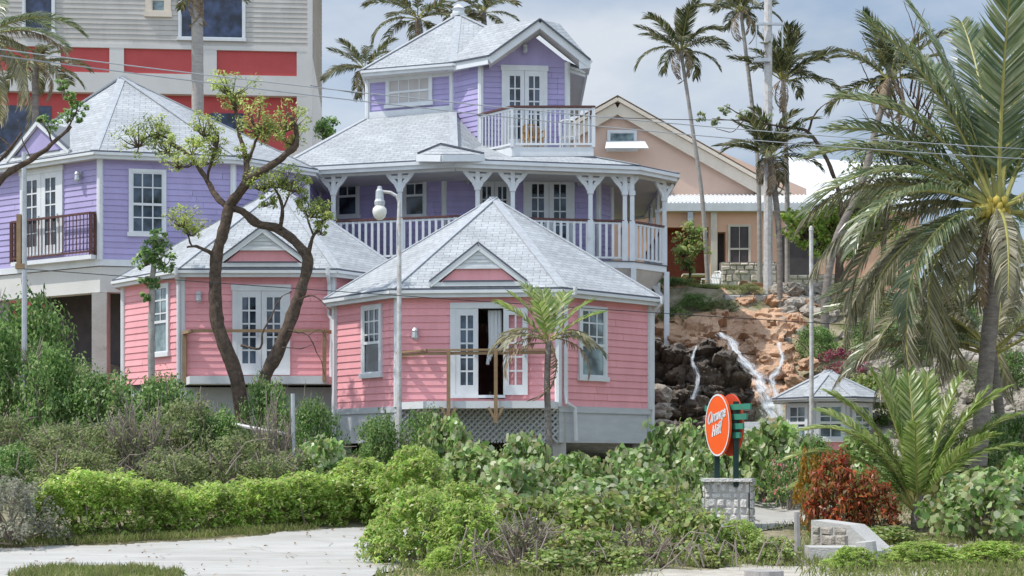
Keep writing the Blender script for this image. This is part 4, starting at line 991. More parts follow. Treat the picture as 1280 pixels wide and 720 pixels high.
for px,py,Y,s in ((845,400,51,.55),(868,410,50.5,.45),(900,396,51.6,.5),(930,405,51.2,.6),(992,412,51.5,.55),(940,432,49.6,.5),(965,466,48,.45),(985,440,49.5,.6),(1010,455,48,.5),(880,430,48.6,.5),(850,424,48.8,.45),(1000,480,47,.5),(955,448,48.8,.4)):
    boulder(px,py,Y,s*.75,'orange earth-stained boulder on the bank above the waterfall','boulders on the orange bank',True)
for px,py,Y,s in ((822,515,44.6,.42),(832,535,44.3,.38),(850,540,44.8,.4),(826,492,45,.36)):
    boulder(px,py,Y,s,'grey boulder piled against the right corner of the front pink cottage','boulders beside the cottage')
# pale limestone rubble on the right-hand slope
def rubble(name, n, fx, szr, label=None, m='stonepale', seed=3):
    rnd = random.Random(seed); V = []; Fc = []; base = []
    for me in BM:
        bm = bmesh.new(); bm.from_mesh(me); bmesh.ops.dissolve_limit(bm, angle_limit=R(18), verts=bm.verts, edges=bm.edges)
        bm.verts.index_update(); base.append(([v.co.copy() for v in bm.verts], [[v.index for v in f.verts] for f in bm.faces])); bm.free()
    mb = MB()
    for i in range(n):
        p = fx(rnd); s = rnd.uniform(*szr); e = Euler((rnd.uniform(-.5,.5),rnd.uniform(-.5,.5),rnd.uniform(0,6.3))).to_matrix()
        vs,fs = rnd.choice(base); mb.raw([p+e@(v*s) for v in vs], fs)
    o = mb.build(name, M[m], kind='stuff'); prop(o,label); return o
def rslope(r):
    px = r.uniform(1085,1340); Y = r.uniform(37,50); x = P(px,0,Y).x; return Vector((x,Y,gz(x,Y)+.05))
rubble('rubble', 950, rslope, (.1,.42))
def rfront(r):
    px = r.uniform(960,1290); Y = r.uniform(25.2,27.2); x = P(px,0,Y).x; return Vector((x,Y,gz(x,Y)+.0))
rubble('gravel', 90, rfront, (.05,.17), seed=8)
def rtop(r):
    px = r.uniform(965,1100); Y = r.uniform(50,54); x = P(px,0,Y).x; return Vector((x,Y,gz(x,Y)+.1))
rubble('debris', 70, rtop, (.12,.4), seed=9)
# waterfall: ribbons of strands that follow the rock
def watermat():
    m = bpy.data.materials.new('falling_water_sheet'); m.use_nodes = True; t = m.node_tree; n = t.nodes; l = t.links; b = n['Principled BSDF']
    b.inputs['Base Color'].default_value = (.72,.77,.81,1); b.inputs['Roughness'].default_value = .35
    tcn = n.new('ShaderNodeTexCoord'); mp_ = n.new('ShaderNodeMapping'); mp_.inputs['Scale'].default_value = (5.5,1.5,1); l.new(tcn.outputs['UV'],mp_.inputs[0])
    no = n.new('ShaderNodeTexNoise'); no.inputs['Scale'].default_value = 1.6; no.inputs['Detail'].default_value = 7; no.inputs['Roughness'].default_value = .68; l.new(mp_.outputs[0],no.inputs['Vector'])
    sp = n.new('ShaderNodeSeparateXYZ'); l.new(tcn.outputs['UV'],sp.inputs[0])
    e1 = n.new('ShaderNodeMath'); e1.operation = 'SUBTRACT'; e1.inputs[1].default_value = .5; l.new(sp.outputs[0],e1.inputs[0])
    e2 = n.new('ShaderNodeMath'); e2.operation = 'ABSOLUTE'; l.new(e1.outputs[0],e2.inputs[0])
    e3 = n.new('ShaderNodeMath'); e3.operation = 'MULTIPLY'; e3.inputs[1].default_value = -.62; l.new(e2.outputs[0],e3.inputs[0])
    e4 = n.new('ShaderNodeMath'); e4.operation = 'ADD'; l.new(e3.outputs[0],e4.inputs[0]); l.new(no.outputs[0],e4.inputs[1])
    r = n.new('ShaderNodeMapRange'); r.inputs['From Min'].default_value = .34; r.inputs['From Max'].default_value = .66; r.inputs['To Max'].default_value = .9; l.new(e4.outputs[0],r.inputs[0])
    bp = n.new('ShaderNodeBump'); bp.inputs['Strength'].default_value = .8; bp.inputs['Distance'].default_value = .06; l.new(no.outputs[0],bp.inputs['Height']); l.new(bp.outputs[0],b.inputs['Normal'])
    tr = n.new('ShaderNodeBsdfTransparent'); ms = n.new('ShaderNodeMixShader'); l.new(r.outputs[0],ms.inputs[0]); l.new(tr.outputs[0],ms.inputs[1]); l.new(b.outputs[0],ms.inputs[2]); l.new(ms.outputs[0],n['Material Output'].inputs[0]); return m
M['watersheet'] = watermat()
def fall(name, pts, wd, label, n=26, seed=1):
    mb = MB(); pts = [Vector(p) for p in pts]; m = len(pts)-1; nv = m*9; nu = 10; length = 0
    for lay in range(2):
        rows = []; vv = 0; prev = None
        for j in range(nv+1):
            f = j/nv*m; i = min(int(f),m-1); c = pts[i].lerp(pts[i+1],f-i); vv += (c-prev).length if prev else 0; prev = c; wj = wd*(.75+.8*f/m)*(1-.2*lay)*(1+.35*noise.noise(Vector((f*1.7,seed+lay*5,0))))
            row = []
            for k in range(nu+1):
                u = k/nu-.5; q = Vector((c.x*2.2+u*wj*4,c.y*2,c.z*2.2+seed))
                row.append((c+Vector((u*2*wj+.12*noise.noise(q*.8),-.10-.10*lay-(.25-u*u)*.35-.16*noise.noise(q)-.07*noise.noise(q*2.9),.06*noise.noise(q*1.7))),(k/nu,vv*1.1+lay*3.3+seed)))
            rows.append(row)
        for j in range(nv):
            for k in range(nu): a,b_,c_,d_ = rows[j][k],rows[j][k+1],rows[j+1][k+1],rows[j+1][k]; mb.face([a[0],b_[0],c_[0],d_[0]],[a[1],b_[1],c_[1],d_[1]])
    o = mb.build(name, M['watersheet']); bm = bmesh.new(); bm.from_mesh(o.data); bmesh.ops.remove_doubles(bm,verts=bm.verts,dist=.0005); bm.to_mesh(o.data); bm.free(); o.data.polygons.foreach_set('use_smooth',[True]*len(o.data.polygons)); prop(o,label,'waterfall'); return o
fall('waterfall',[P(898,417,48.0),P(910,424,47.6),P(917,438,47.0),P(930,452,46.6),P(944,468,46.0),P(950,484,45.5),P(958,502,45.2),P(966,522,45.0)],.34,'larger white waterfall tumbling down beside the dark rock face')
fall('waterfall',[P(972,428,48.0),P(975,442,47.4),P(973,456,46.9),P(962,474,46.2),P(968,490,45.6),P(972,516,45.2)],.17,'narrow white trickle to the right of the larger waterfall',12,3)
fall('waterfall',[P(868,434,46.2),P(866,450,45.6),P(872,470,45.4),P(868,500,45.2)],.10,'thin faint trickle on the dark rock face left of the larger waterfall',5,7)
o = MB(); c = P(952,528,44.6); o.prism([c.xy+V2(1.3*math.cos(k*.35),.8*math.sin(k*.35)) for k in range(18)], c.z-.6, c.z); o = o.build('pool_water', M['foam'], kind='structure')

# ================================================================== VEGETATION HELPERS
rng = np.random.default_rng(7)
def leafmesh(name, pos, nrm, ln, wd, mats, shape='d', fold=.12, mi=None, tan=None, rg=None):
    rg = rg or rng; n = len(pos)
    nrm = nrm/np.maximum(1e-6,np.linalg.norm(nrm,axis=1,keepdims=True))
    r = rg.normal(size=(n,3)) if tan is None else tan
    t = r-nrm*(r*nrm).sum(1,keepdims=True); t /= np.maximum(1e-6,np.linalg.norm(t,axis=1,keepdims=True))
    b = np.cross(nrm,t); l = np.broadcast_to(np.asarray(ln),(n,))[:,None]; w_ = np.broadcast_to(np.asarray(wd),(n,))[:,None]
    f = nrm*l*fold
    if shape == 'd':
        V = np.stack([pos-t*l*.5, pos+b*w_*.5+f, pos+t*l*.5-f*.6, pos-b*w_*.5+f],1); k = 4
    else:
        V = np.stack([pos-t*l*.5, pos-t*l*.2+b*w_*.46+f, pos+t*l*.25+b*w_*.42+f, pos+t*l*.5, pos+t*l*.25-b*w_*.42+f, pos-t*l*.2-b*w_*.46+f],1); k = 6
    me = bpy.data.meshes.new(name); me.vertices.add(n*k); me.vertices.foreach_set('co', V.reshape(-1).astype(np.float32))
    me.loops.add(n*k); me.loops.foreach_set('vertex_index', np.arange(n*k,dtype=np.int32)); me.polygons.add(n)
    me.polygons.foreach_set('loop_start', np.arange(0,n*k,k,dtype=np.int32))
    for m in mats: me.materials.append(m)
    if mi is not None: me.polygons.foreach_set('material_index', mi.astype(np.int32))
    me.update(calc_edges=True); return me
def clumps(centers, crad, per, up=.55, flat=.8, rg=None):
    rg = rg or rng; nc = len(centers); d = rg.normal(size=(nc*per,3)); d /= np.linalg.norm(d,axis=1,keepdims=True)
    rr = rg.uniform(.15,1,size=(nc*per,1))**.6; c = np.repeat(np.asarray(centers),per,0); cr = np.repeat(np.broadcast_to(np.asarray(crad),(nc,)),per)[:,None]
    pos = c+d*rr*cr*np.array([1,1,flat]); nrm = d*.6+np.array([-.22,-.12,up*1.25])+rg.normal(size=d.shape)*.5
    return pos,nrm
def bushcenters(n, rx, ry, h, rg, shell=.55):
    a = rg.uniform(0,2*np.pi,n); z = rg.uniform(0,1,n)**.8; rad = np.sqrt(np.maximum(.02,1-(z*.93)**2.2))*rg.uniform(shell,1,n)
    lump = 1+.22*np.sin(a*3+rg.uniform(0,6))+.15*np.sin(a*5+rg.uniform(0,6))
    return np.stack([np.cos(a)*rad*rx*lump, np.sin(a)*rad*ry*lump, h*(.08+z*.86)+rg.normal(size=n)*.05*h],1)
def bushproto(mat_, seed, rx=.8, ry=.7, h=1.0, nc=70, per=34, crad=.17, ln=.10, wd=.055, shape='d', up=.55, twigs=14, extra=None, twm='twig', tips=.0, shell=.55):
    rg = np.random.default_rng(seed); c = bushcenters(nc,rx,ry,h,rg,shell); pos,nrm = clumps(c, crad*rg.uniform(.7,1.3,nc), per, up, rg=rg)
    s = rg.uniform(.65,1.25,len(pos)); me = leafmesh('foliage',pos,nrm,ln*s,wd*s,[mat_]+([extra[0]] if extra else []),shape,mi=(rg.random(len(pos))<extra[1]) if extra else None,rg=rg)
    mb = MB(); r = random.Random(seed)
    for k in range(twigs):
        q = c[r.randrange(nc)]; q = Vector(q)*r.uniform(.9,1.0+tips); m_ = Vector((q.x*.35+r.uniform(-.1,.1),q.y*.35+r.uniform(-.1,.1),q.z*.5))
        mb.tube([(q.x*.06,q.y*.06,-.15),m_,q],[.026,.018,.007],5)
        if tips:
            for _ in range(3): e = q+Vector((r.uniform(-.25,.25),r.uniform(-.25,.25),r.uniform(-.05,.3)))*h; mb.tube([m_.lerp(q,.6),m_.lerp(q,.9)*.5+e*.5,e],[.012,.009,.004],4)
    tm = MB.build(mb,'branches',M[twm]); tme = tm.data; bpy.data.objects.remove(tm)
    return me,tme
PROTO = {}
for i in range(3):
    PROTO['naupaka',i] = bushproto(M['lf_naupaka'],20+i,nc=420,per=15,crad=.085,ln=.085,wd=.036,up=.7,shell=.45)
    PROTO['grape',i] = bushproto(M['lf_grape'],40+i,nc=120,per=14,crad=.19,ln=.115,wd=.105,shape='h',up=.25,twigs=16)
    PROTO['grapey',i] = bushproto(M['lf_grapey'],60+i,nc=110,per=14,crad=.19,ln=.105,wd=.095,shape='h',up=.3,twigs=18,tips=.08)
    PROTO['dark',i] = bushproto(M['lf_dark'],80+i,nc=220,per=26,crad=.15,ln=.065,wd=.032,up=.4,twigs=14,tips=.05,shell=.4)
    PROTO['dull',i] = bushproto(M['lf_dull'],100+i,nc=190,per=22,crad=.14,ln=.06,wd=.028,up=.35,twigs=20,tips=.10,shell=.4)
PROTO['grey',0] = bushproto(M['lf_grey'],120,nc=130,per=30,crad=.14,ln=.07,wd=.035,up=.5,twigs=20)
PROTO['croton',0] = bushproto(M['lf_croton'],130,nc=80,per=24,crad=.17,ln=.15,wd=.05,up=.8,twigs=14)
PROTO['crotony',0] = bushproto(M['lf_crotony'],131,nc=50,per=22,crad=.17,ln=.15,wd=.06,up=.8,twigs=12)
PROTO['oleander',0] = bushproto(M['lf_dark'],132,nc=70,per=26,crad=.16,ln=.12,wd=.035,up=.4,extra=(M['flower'],.14))
PROTO['magenta',0] = bushproto(M['lf_magenta'],133,nc=50,per=26,crad=.16,ln=.09,wd=.05,up=.5)
PROTO['twiggy',0] = bushproto(M['lf_dull'],140,nc=46,per=10,crad=.16,ln=.07,wd=.035,twigs=70,tips=.25)
PROTO['twiggy',1] = bushproto(M['lf_grapey'],141,nc=50,per=7,crad=.18,ln=.10,wd=.08,shape='h',twigs=60,tips=.2)
PROTO['grass',0] = None
random.seed(21)
def bush(kind, px, Y, top, hw, label, group=None, name='shrub', dz=0.0, depth=None):
    """px centre column, distance, row of its top, half width in photo columns"""
    ks = [k for k in PROTO if k[0]==kind]; me,tm = PROTO[random.choice(ks)]
    x = (px-640)/FPX*Y; g = gz(x,Y)+dz; h = max(.35, ZZ(top,Y)-g); wdt = hw/FPX*Y
    t = thing(name,(x,Y,g),label,'shrub',group)
    a = bpy.data.objects.new('foliage',me); b = bpy.data.objects.new('branches',tm)
    for o in (a,b): COL.objects.link(o); o.parent = t
    t.rotation_euler = (0,0,random.uniform(0,6.28)); d = depth or max(.8,min(1.5,wdt/.8)); t.scale = ((wdt/.80+d)/2 if False else wdt/.80, wdt/.80, h)
    return t
# fronds
def frondmesh(name, L_, bend, n, ll, droop, wd, mats, seed=0, ragged=.1, v=.35, base=.16, twist=0):
    r = random.Random(seed); pts = []; p = Vector((0,0,0)); m = 22; dirs = []
    for i in range(m+1):
        s = i/m; th = -bend*s**1.5; d = Vector((math.cos(th),0,math.sin(th))); pts.append(p.copy()); dirs.append(d); p = p+d*(L_/m)
    mb = MB(); mb.cur = 1; mb.tube(pts,[.035*L_/4*(1.25-s/m) +.004 for s in range(m+1)],5,cap=False)
    fs = {}
    mb.cur = 0
    for side in (-1,1):
        for k in range(n):
            s = base+(1-base)*(k+.5*r.random())/n; f = s*m; i = min(int(f),m-1); q = pts[i].lerp(pts[i+1],f-i); d = dirs[i]
            if r.random() < ragged: continue
            up = Vector((-d.z,0,d.x)); l = ll*(.35+.65*math.sin(math.pi*min(1,(s*1.02-base*.6)))**.6)*r.uniform(.82,1.1)
            if s > .9: l *= .75
            o = (Vector((0,side,0))*(1-.25*s)+d*(.55+.5*s)+up*v*r.uniform(.5,1.4)).normalized()
            o2 = (o+Vector((0,0,-1))*droop*r.uniform(.6,1.4)).normalized(); o3 = (o2+Vector((0,0,-1))*droop*1.3).normalized()
            wv_ = (d*.8-o*d.dot(o)*.8+up*.35*side*r.uniform(-1,1)).normalized()*wd*r.uniform(.7,1.2)
            a = q; b = q+o*l*.35; c = b+o2*l*.35; e = c+o3*l*.3
            mb.raw([a-wv_*.35,a+wv_*.35,b+wv_*.5,b-wv_*.5,c+wv_*.38,c-wv_*.38,e],[(0,1,2,3),(3,2,4,5),(5,4,6)])
    o = mb.build(name,mats); me = o.data; bpy.data.objects.remove(o); return me
G_ = lambda a,b='rachis': [M[a],M[b]]
FRONDS = {
 'coco': [frondmesh('frond',4.4,1.5,92,.9,.6,.042,G_('fr_green'),1,.06), frondmesh('frond',4.2,1.05,92,.88,.45,.042,G_('fr_green'),2,.08), frondmesh('frond',4.3,1.9,90,.95,.95,.042,G_('fr_dull'),3,.15)],
 'up': [frondmesh('frond',4.6,.35,100,.88,.2,.05,G_('fr_green'),4,.04,.2), frondmesh('frond',4.6,.6,100,.88,.3,.05,G_('fr_green'),5,.04,.25)],
 'old': [frondmesh('frond',4.3,1.35,96,.95,1.5,.04,G_('fr_dull'),6,.12,.1), frondmesh('frond',4.0,1.7,96,.9,1.8,.04,G_('fr_dull'),7,.18,.1)],
 'young': [frondmesh('frond',3.2,.85,80,.62,.32,.042,G_('fr_young'),8,.03,.3), frondmesh('frond',3.3,1.5,80,.62,.55,.042,G_('fr_young'),9,.05,.25), frondmesh('frond',3.1,.35,80,.55,.2,.045,G_('fr_young'),10,.02,.35)],
 'thin': [frondmesh('frond',1.9,1.1,46,.56,.5,.042,G_('fr_dark'),11,.1), frondmesh('frond',1.8,1.5,46,.54,.7,.042,G_('fr_dark'),12,.15), frondmesh('frond',1.9,.5,46,.54,.3,.042,G_('fr_dark'),13,.1)],
 'dry': [frondmesh('frond',1.9,1.9,32,.5,1.6,.04,G_('fr_dry','rachis_dry'),14,.25,.05), frondmesh('frond',3.4,1.3,50,.6,1.6,.05,G_('fr_dry','rachis_dry'),15,.2,.05)],
 'small': [frondmesh('frond',1.35,.55,26,.42,.25,.045,G_('fr_young'),16,.03,.35), frondmesh('frond',1.35,1.5,26,.42,.6,.045,G_('fr_dull'),17,.1,.2), frondmesh('frond',1.4,1.8,24,.42,1.2,.04,G_('fr_dry','rachis_dry'),18,.15,.1)],
}
def fronds(t, c, lst, sd=0):
    """lst: (kind, variant, azimuth, elevation, size) with azimuth counter-clockwise from +X"""
    r = random.Random(sd); org = ORG[t.name]
    for kd,vr,a,e,s in lst:
        f = FRONDS[kd]; o = bpy.data.objects.new('frond',f[vr%len(f)]); COL.objects.link(o); o.parent = t
        o.location = Vector(c)-org+Vector((math.cos(R(a))*.06,math.sin(R(a))*.06,r.uniform(-.08,.08)))
        o.rotation_euler = Euler((r.uniform(-.25,.25),-R(e),R(a)),'XYZ'); o.scale = (s,s,s)
def trunk(t, path, r0, r1, m, rings=True, name='trunk'):
    pts = []; rad = []; n = 34
    P_ = [Vector(p) for p in path]
    for i in range(n+1):
        f = i/n*(len(P_)-1); k = min(int(f),len(P_)-2); u = f-k
        a = P_[max(k-1,0)];b = P_[k];c = P_[k+1];d = P_[min(k+2,len(P_)-1)]
        q = .5*((2*b)+(c-a)*u+(2*a-5*b+4*c-d)*u*u+(3*b-a-3*c+d)*u**3); pts.append(q); rad.append((r0+(r1-r0)*i/n)*(1.05 if rings and i%2 else 1))
    mb = MB(); mb.tube(pts,rad,9); return mb.build(name, m, t, smooth=True)
def palm(path, r0, r1, lst, label, m='trunkgrey', group=None, sd=0, name='palm_tree', ground=True):
    path = [Vector(p) for p in path]; 
    if ground: b = path[0].copy(); b.z = min(b.z,gz(b.x,b.y))-.2; path = [b]+path if (b-path[0]).length > .5 else [b]+path[1:]
    t = thing(name,path[0]+Vector((0,0,.2)),label,'palm tree',group); trunk(t,path,r0,r1,M[m]); fronds(t,path[-1],lst,sd); return t
# ================================================================== PALMS
# big coconut palm on the right
cr = P(1247,262,33.0)
t = palm([P(1222,600,33.4),P(1228,510,33.3),P(1236,420,33.2),P(1245,330,33.1),cr],.19,.145,[
 ('up',0,150,76,1.1),('up',1,175,70,1.05),('up',0,40,78,1.1),('up',1,15,68,1.05),('up',1,100,80,1.08),('up',0,265,82,1.0),
 ('coco',1,178,38,1.0),('coco',0,192,30,1.0),('coco',1,165,50,.95),('coco',0,205,16,1.0),('coco',2,190,4,1.0),
 ('old',0,184,8,1.05),('old',1,196,-8,1.05),('old',0,176,-14,1.05),('old',1,205,-24,1.0),('old',0,188,-34,1.05),('coco',2,200,-36,.95),
 ('coco',0,5,35,1.0),('coco',1,-12,20,1.0),('old',0,-5,0,1.0),('old',1,10,-20,1.0),('coco',2,-60,10,.85),('old',0,-100,-15,.75),('coco',0,70,25,.95),('coco',1,120,30,.95),('old',1,90,-10,.9),('old',0,135,-5,.95),
 ('coco',1,182,58,1.0),('old',0,178,22,1.05),('coco',0,215,-10,.95),('up',0,110,62,1.0),('coco',1,60,50,1.0),
 ('dry',1,215,-58,.62),('dry',1,240,-66,.55),('dry',1,-50,-62,.55)],'large coconut palm with yellow nuts and big arching fronds at right edge',sd=3)
for k in range(9):
    a = R(200+k*16); q = cr+Vector((math.cos(a)*.20,math.sin(a)*.20,-.02-.12*(k%3)+.18)); mb = MB(); mb.lathe(q,[(0,-.13),(.055,-.10),(.08,-.02),(.07,.06),(.02,.10),(0,.11)],9); mb.build('coconut',M['coconut'],t,smooth=True)
for k in range(6):
    q = cr+Vector((-.50+(k%3)*.11,-.2,-.10-.07*(k//3)+.1)); mb = MB(); mb.lathe(q,[(0,-.14),(.06,-.1),(.085,-.02),(.07,.06),(0,.11)],9); mb.build('coconut',M['coconut'],t,smooth=True)
mb = MB(); r_ = random.Random(5)
for k in range(46):
    a = r_.uniform(0,6.28); q = cr+Vector((math.cos(a)*.2,math.sin(a)*.2,r_.uniform(-.5,.1))); mb.beam(q,q+Vector((math.cos(a)*.16,math.sin(a)*.16,-r_.uniform(.4,1.0))),.05,.012)
mb.build('dead_sheath',M['twig'],t)
# second coconut crown hidden behind, carrying the mass of fronds lower right
palm([P(1350,560,38),P(1340,420,38),P(1312,322,38)],.16,.13,[('coco',i,a,e,1.0) for i,a,e in ((0,175,28),(1,190,12),(2,183,0),(0,200,-6),(1,160,20),(2,170,-15),(0,150,35),(1,130,60),(0,60,60),(2,210,-22),(1,0,30),(0,-30,10))]+[('old',0,186,-20,1),('old',1,178,-38,1)],'coconut palm half hidden behind the large nut-bearing palm',sd=9)
palm([P(1262,600,35.5),P(1250,520,35.5),P(1240,440,35.5)],.13,.10,[('coco',i,a,e,sc) for i,a,e,sc in ((0,172,52,.95),(1,185,35,.95),(2,178,62,.95),(0,195,25,.9),(1,160,42,.9),(2,205,40,.9),(0,20,45,.9),(1,-10,30,.9),(2,60,60,.9),(0,130,60,.9),(1,220,15,.8),(2,-40,40,.8))]+[('old',0,180,18,.9),('old',1,165,30,.9),('old',0,200,8,.85)],'shorter coconut palm with orange-stalked fronds behind the large palm trunk',sd=12)
# young coconut palm in front of it
b = P(1148,640,30.2)
t = thing('palm_tree',(b.x,b.y,gz(b.x,b.y)),'young trunkless coconut palm with bright green fronds near red shrubs','palm tree')
mb = MB(); g0_ = gz(b.x,b.y); mb.tube([(b.x,b.y,g0_-.2),(b.x,b.y,g0_+.25),(b.x+.02,b.y,g0_+.7)],[.14,.15,.09],9); mb.build('trunk',M['trunkgrey'],t)
fronds(t,(b.x,b.y,g0_+.35),[('young',2,100,86,0.92),('young',2,20,79,0.90),('young',0,15,62,0.92),('young',0,168,72,0.90),('young',2,185,80,0.90),('young',1,180,55,0.88),('young',1,2,48,0.88),('young',1,-20,40,0.77),('young',0,250,66,0.72),('young',1,200,38,0.72),('young',0,70,70,0.85),('young',1,150,42,0.81),('young',0,310,58,0.72),('young',2,-10,70,0.85),('young',0,30,70,0.90),('young',0,150,64,0.90),('young',2,60,80,0.90),('young',1,190,68,0.90),('young',0,-5,74,0.90),('young',1,-15,58,0.85),('young',2,130,82,0.95)],4)
# small palm in front of the front cottage
pt = P(686,425,34.3)
palm([P(689,612,34.2),P(686,540,34.3),P(684,480,34.3),pt],.075,.065,[('small',0,160,62,.95),('small',0,20,55,.95),('small',0,100,78,1.0),('small',0,185,48,1.0),('small',0,-10,40,.95),('small',0,60,66,1.05),('small',1,180,18,1.0),('small',1,5,15,1.0),('small',1,215,22,.95),('small',1,-35,20,.9),('small',1,140,30,1.0),('small',1,45,25,1.0),('small',2,190,-2,.95),('small',2,-5,-8,.95),('small',2,-20,-70,1.05),('small',2,160,10,.9),('small',0,130,70,1.05),('small',0,250,60,.8)],'small slim palm standing directly in front of the front pink cottage',sd=6)
def crown(n, kinds, e0, e1, s=1.0, seed=0, dry=0):
    r = random.Random(seed); L_ = []
    for i in range(n): L_.append((kinds[i%len(kinds)],r.randrange(3),360*i/n+r.uniform(-18,18),e0+(e1-e0)*((i*7)%n)/n+r.uniform(-8,8),s*r.uniform(.85,1.1)))
    for i in range(dry): L_.append(('dry',0,r.uniform(0,360),r.uniform(-60,-30),s*r.uniform(.6,.8)))
    return L_
palm([P(886,362,57),P(878,250,57),P(864,150,57),P(851,62,57)],.085,.06,crown(20,['thin'],-5,88,.95,1,4),'thin palm leaning left, its crown left of the utility pole','trunkpale','thin palms by the utility pole',1)
palm([P(950,372,55),P(948,220,55),P(940,130,55),P(926,14,55)],.085,.06,crown(20,['thin'],5,88,.88,2,4),'tallest thin palm, its crown cut by the top edge','trunkpale','thin palms by the utility pole',2)
palm([P(984,398,54),P(984,250,54),P(982,180,54),P(979,100,54)],.085,.08,crown(20,['thin'],20,88,.98,3,4),'thin palm with upswept crown just right of the utility pole','trunkpale','thin palms by the utility pole',3)
palm([P(975,392,52),P(974,300,52),P(968,235,52),P(962,196,52)],.09,.10,crown(20,['thin'],5,80,.95,4,5),'shorter thin palm whose crown hangs in front of the utility pole','trunkgrey','thin palms by the utility pole',4)
palm([P(1032,372,50),P(1045,300,50),P(1075,235,50),P(1098,150,50),P(1113,98,50)],.14,.09,crown(16,['thin'],0,80,1.1,5,6),'curved palm with browning crown behind the large coconut palm','trunkgrey',None,5)
for i,(px,py,Y,s,lb) in enumerate(((522,22,62,1.2,'palm crown rising behind the tower roof, left of its finial'),(604,14,63,.95,'palm crown rising behind the tower roof, right of its finial'),(456,86,60,.9,'lower palm crown poking out left of the tower'))):
    q = P(px,py,Y); palm([(q.x+.5,Y,7.5),(q.x+.4,Y,(7.5+q.z)/2),q],.16,.11,crown(14,['thin'],5,80,s,20+i,1),lb,'trunkgrey',None,20+i)
q = P(246,-12,57); palm([P(247,330,57),P(247,130,57),q],.24,.2,crown(14,['thin'],20,85,1.0,31,0)+[('dry',0,200,-60,.85),('dry',0,-10,-62,.8),('dry',0,250,-66,.8),('dry',0,300,-66,.85)],'palm with thick grey trunk standing before the hotel block','trunkpale',None,31)
q = P(-26,46,38); palm([P(-40,420,38),P(-34,200,38),q],.17,.13,[('coco',0,10,35,.6),('coco',1,-15,15,.55),('old',0,0,-6,.6),('old',1,-20,-20,.6),('dry',1,-4,12,.72),('coco',1,60,40,.6),('coco',0,-60,30,.6),('up',0,20,65,.6),('up',1,140,70,.6),('old',0,20,-35,.6),('coco',2,180,20,.6),('old',1,-45,-40,.6)],'coconut palm whose fronds enter the top left corner','trunkgrey',None,41)
q = P(44,80,52); palm([P(44,250,52),P(44,160,52),q],.14,.10,crown(14,['thin'],0,65,.95,51,3),'small dark palm before the hotel beside the left edge','trunkgrey',None,51)
q = P(112,437,36.5); t = thing('palm_tree',(q.x,q.y,gz(q.x,q.y)),'tiny palm seedling in front of the concrete column under the lavender cottage','palm tree'); c_ = (q.x,q.y,gz(q.x,q.y)+.25)
mb = MB(); mb.tube([(q.x,q.y,gz(q.x,q.y)-.2),c_],[.06,.05],7); mb.build('trunk',M['trunkgrey'],t)
fronds(t,c_,[('small',0,20,72,1.0),('small',0,60,80,1.1),('small',0,140,75,1.0),('small',0,200,70,.9),('small',0,300,70,.9),('small',0,-5,55,.9)],8)

# ================================================================== TREES
def limbs(t, paths, m, name='trunk'):
    """paths: list of (points, r0, r1); all woody growth of one tree as one mesh"""
    mb = MB()
    for pts,r0,r1 in paths:
        P_ = [Vector(p) for p in pts]; out_ = []; n = max(8,6*len(P_))
        for i in range(n+1):
            f = i/n*(len(P_)-1); k = min(int(f),len(P_)-2); u = f-k; a = P_[max(k-1,0)];b = P_[k];c = P_[k+1];d = P_[min(k+2,len(P_)-1)]
            q = .5*((2*b)+(c-a)*u+(2*a-5*b+4*c-d)*u*u+(3*b-a-3*c+d)*u**3); out_.append(q)
        mb.tube(out_,[(r0+(r1-r0)*i/n)*(1+.10*noise.noise(out_[i]*3)) for i in range(n+1)],9 if r0 > .05 else 6)
    mb.v = [tuple(Vector(v)+noise.noise_vector(Vector(v)*4.5)*.028+noise.noise_vector(Vector(v)*11)*.014) for v in mb.v]
    return mb.build(name, M[m], t, smooth=True)
def foliage(t, cl, mat_, per, ln, wd, seed, shape='d', up=.5, flat=.75, name='crown'):
    """cl: list of (centre, radius); sub-clumps give an uneven outline"""
    rg = np.random.default_rng(seed); org = ORG[t.name]; C2 = []; R2 = []
    for c,r in cl:
        k = max(7,int(15*r/.4)); d = rg.normal(size=(k,3)); d /= np.linalg.norm(d,axis=1,keepdims=True)
        C2.append(np.array(Vector(c)-org)+d*r*rg.uniform(.35,1.25,(k,1))*np.array([1,.9,flat])); R2 += list(r*rg.uniform(.28,.55,k))
    tw_ = MB(); i0 = 0
    for (c,r),cc in zip(cl,C2):
        h = Vector(c)-Vector((0,0,r*.55))
        for q in cc[:22]:
            e = Vector(q)+org; mid = h.lerp(e,.5)+Vector((0,0,-.12*r)); tw_.tube([h,mid,e],[.016*r/.35,.011*r/.35,.004],4,cap=False)
    pos,nrm = clumps(np.concatenate(C2),np.array(R2),per,up,rg=rg); s = rg.uniform(.65,1.3,len(pos))
    me = leafmesh(name,pos,nrm,ln*s,wd*s,[mat_,M['bark']],shape,rg=rg); bm = bmesh.new(); bm.from_mesh(me)
    vs_ = [bm.verts.new(Vector(v)-org) for v in tw_.v]
    for f in tw_.f: q = bm.faces.new([vs_[k] for k in f]); q.material_index = 1
    bm.to_mesh(me); bm.free(); o = bpy.data.objects.new(name,me); COL.objects.link(o); o.parent = t; return o
YT = 38.4
def Z6(zx,zy,Y=YT): return P(140+zx/1.8,80+zy/1.8,Y)
base = P(318,520,YT); base.z = gz(base.x,base.y)
t = thing('tree',base,'twisted twin-trunk pruned tree with sparse leaf tufts before the pink cottage','tree')
bz_ = base-Vector((0,0,.25))
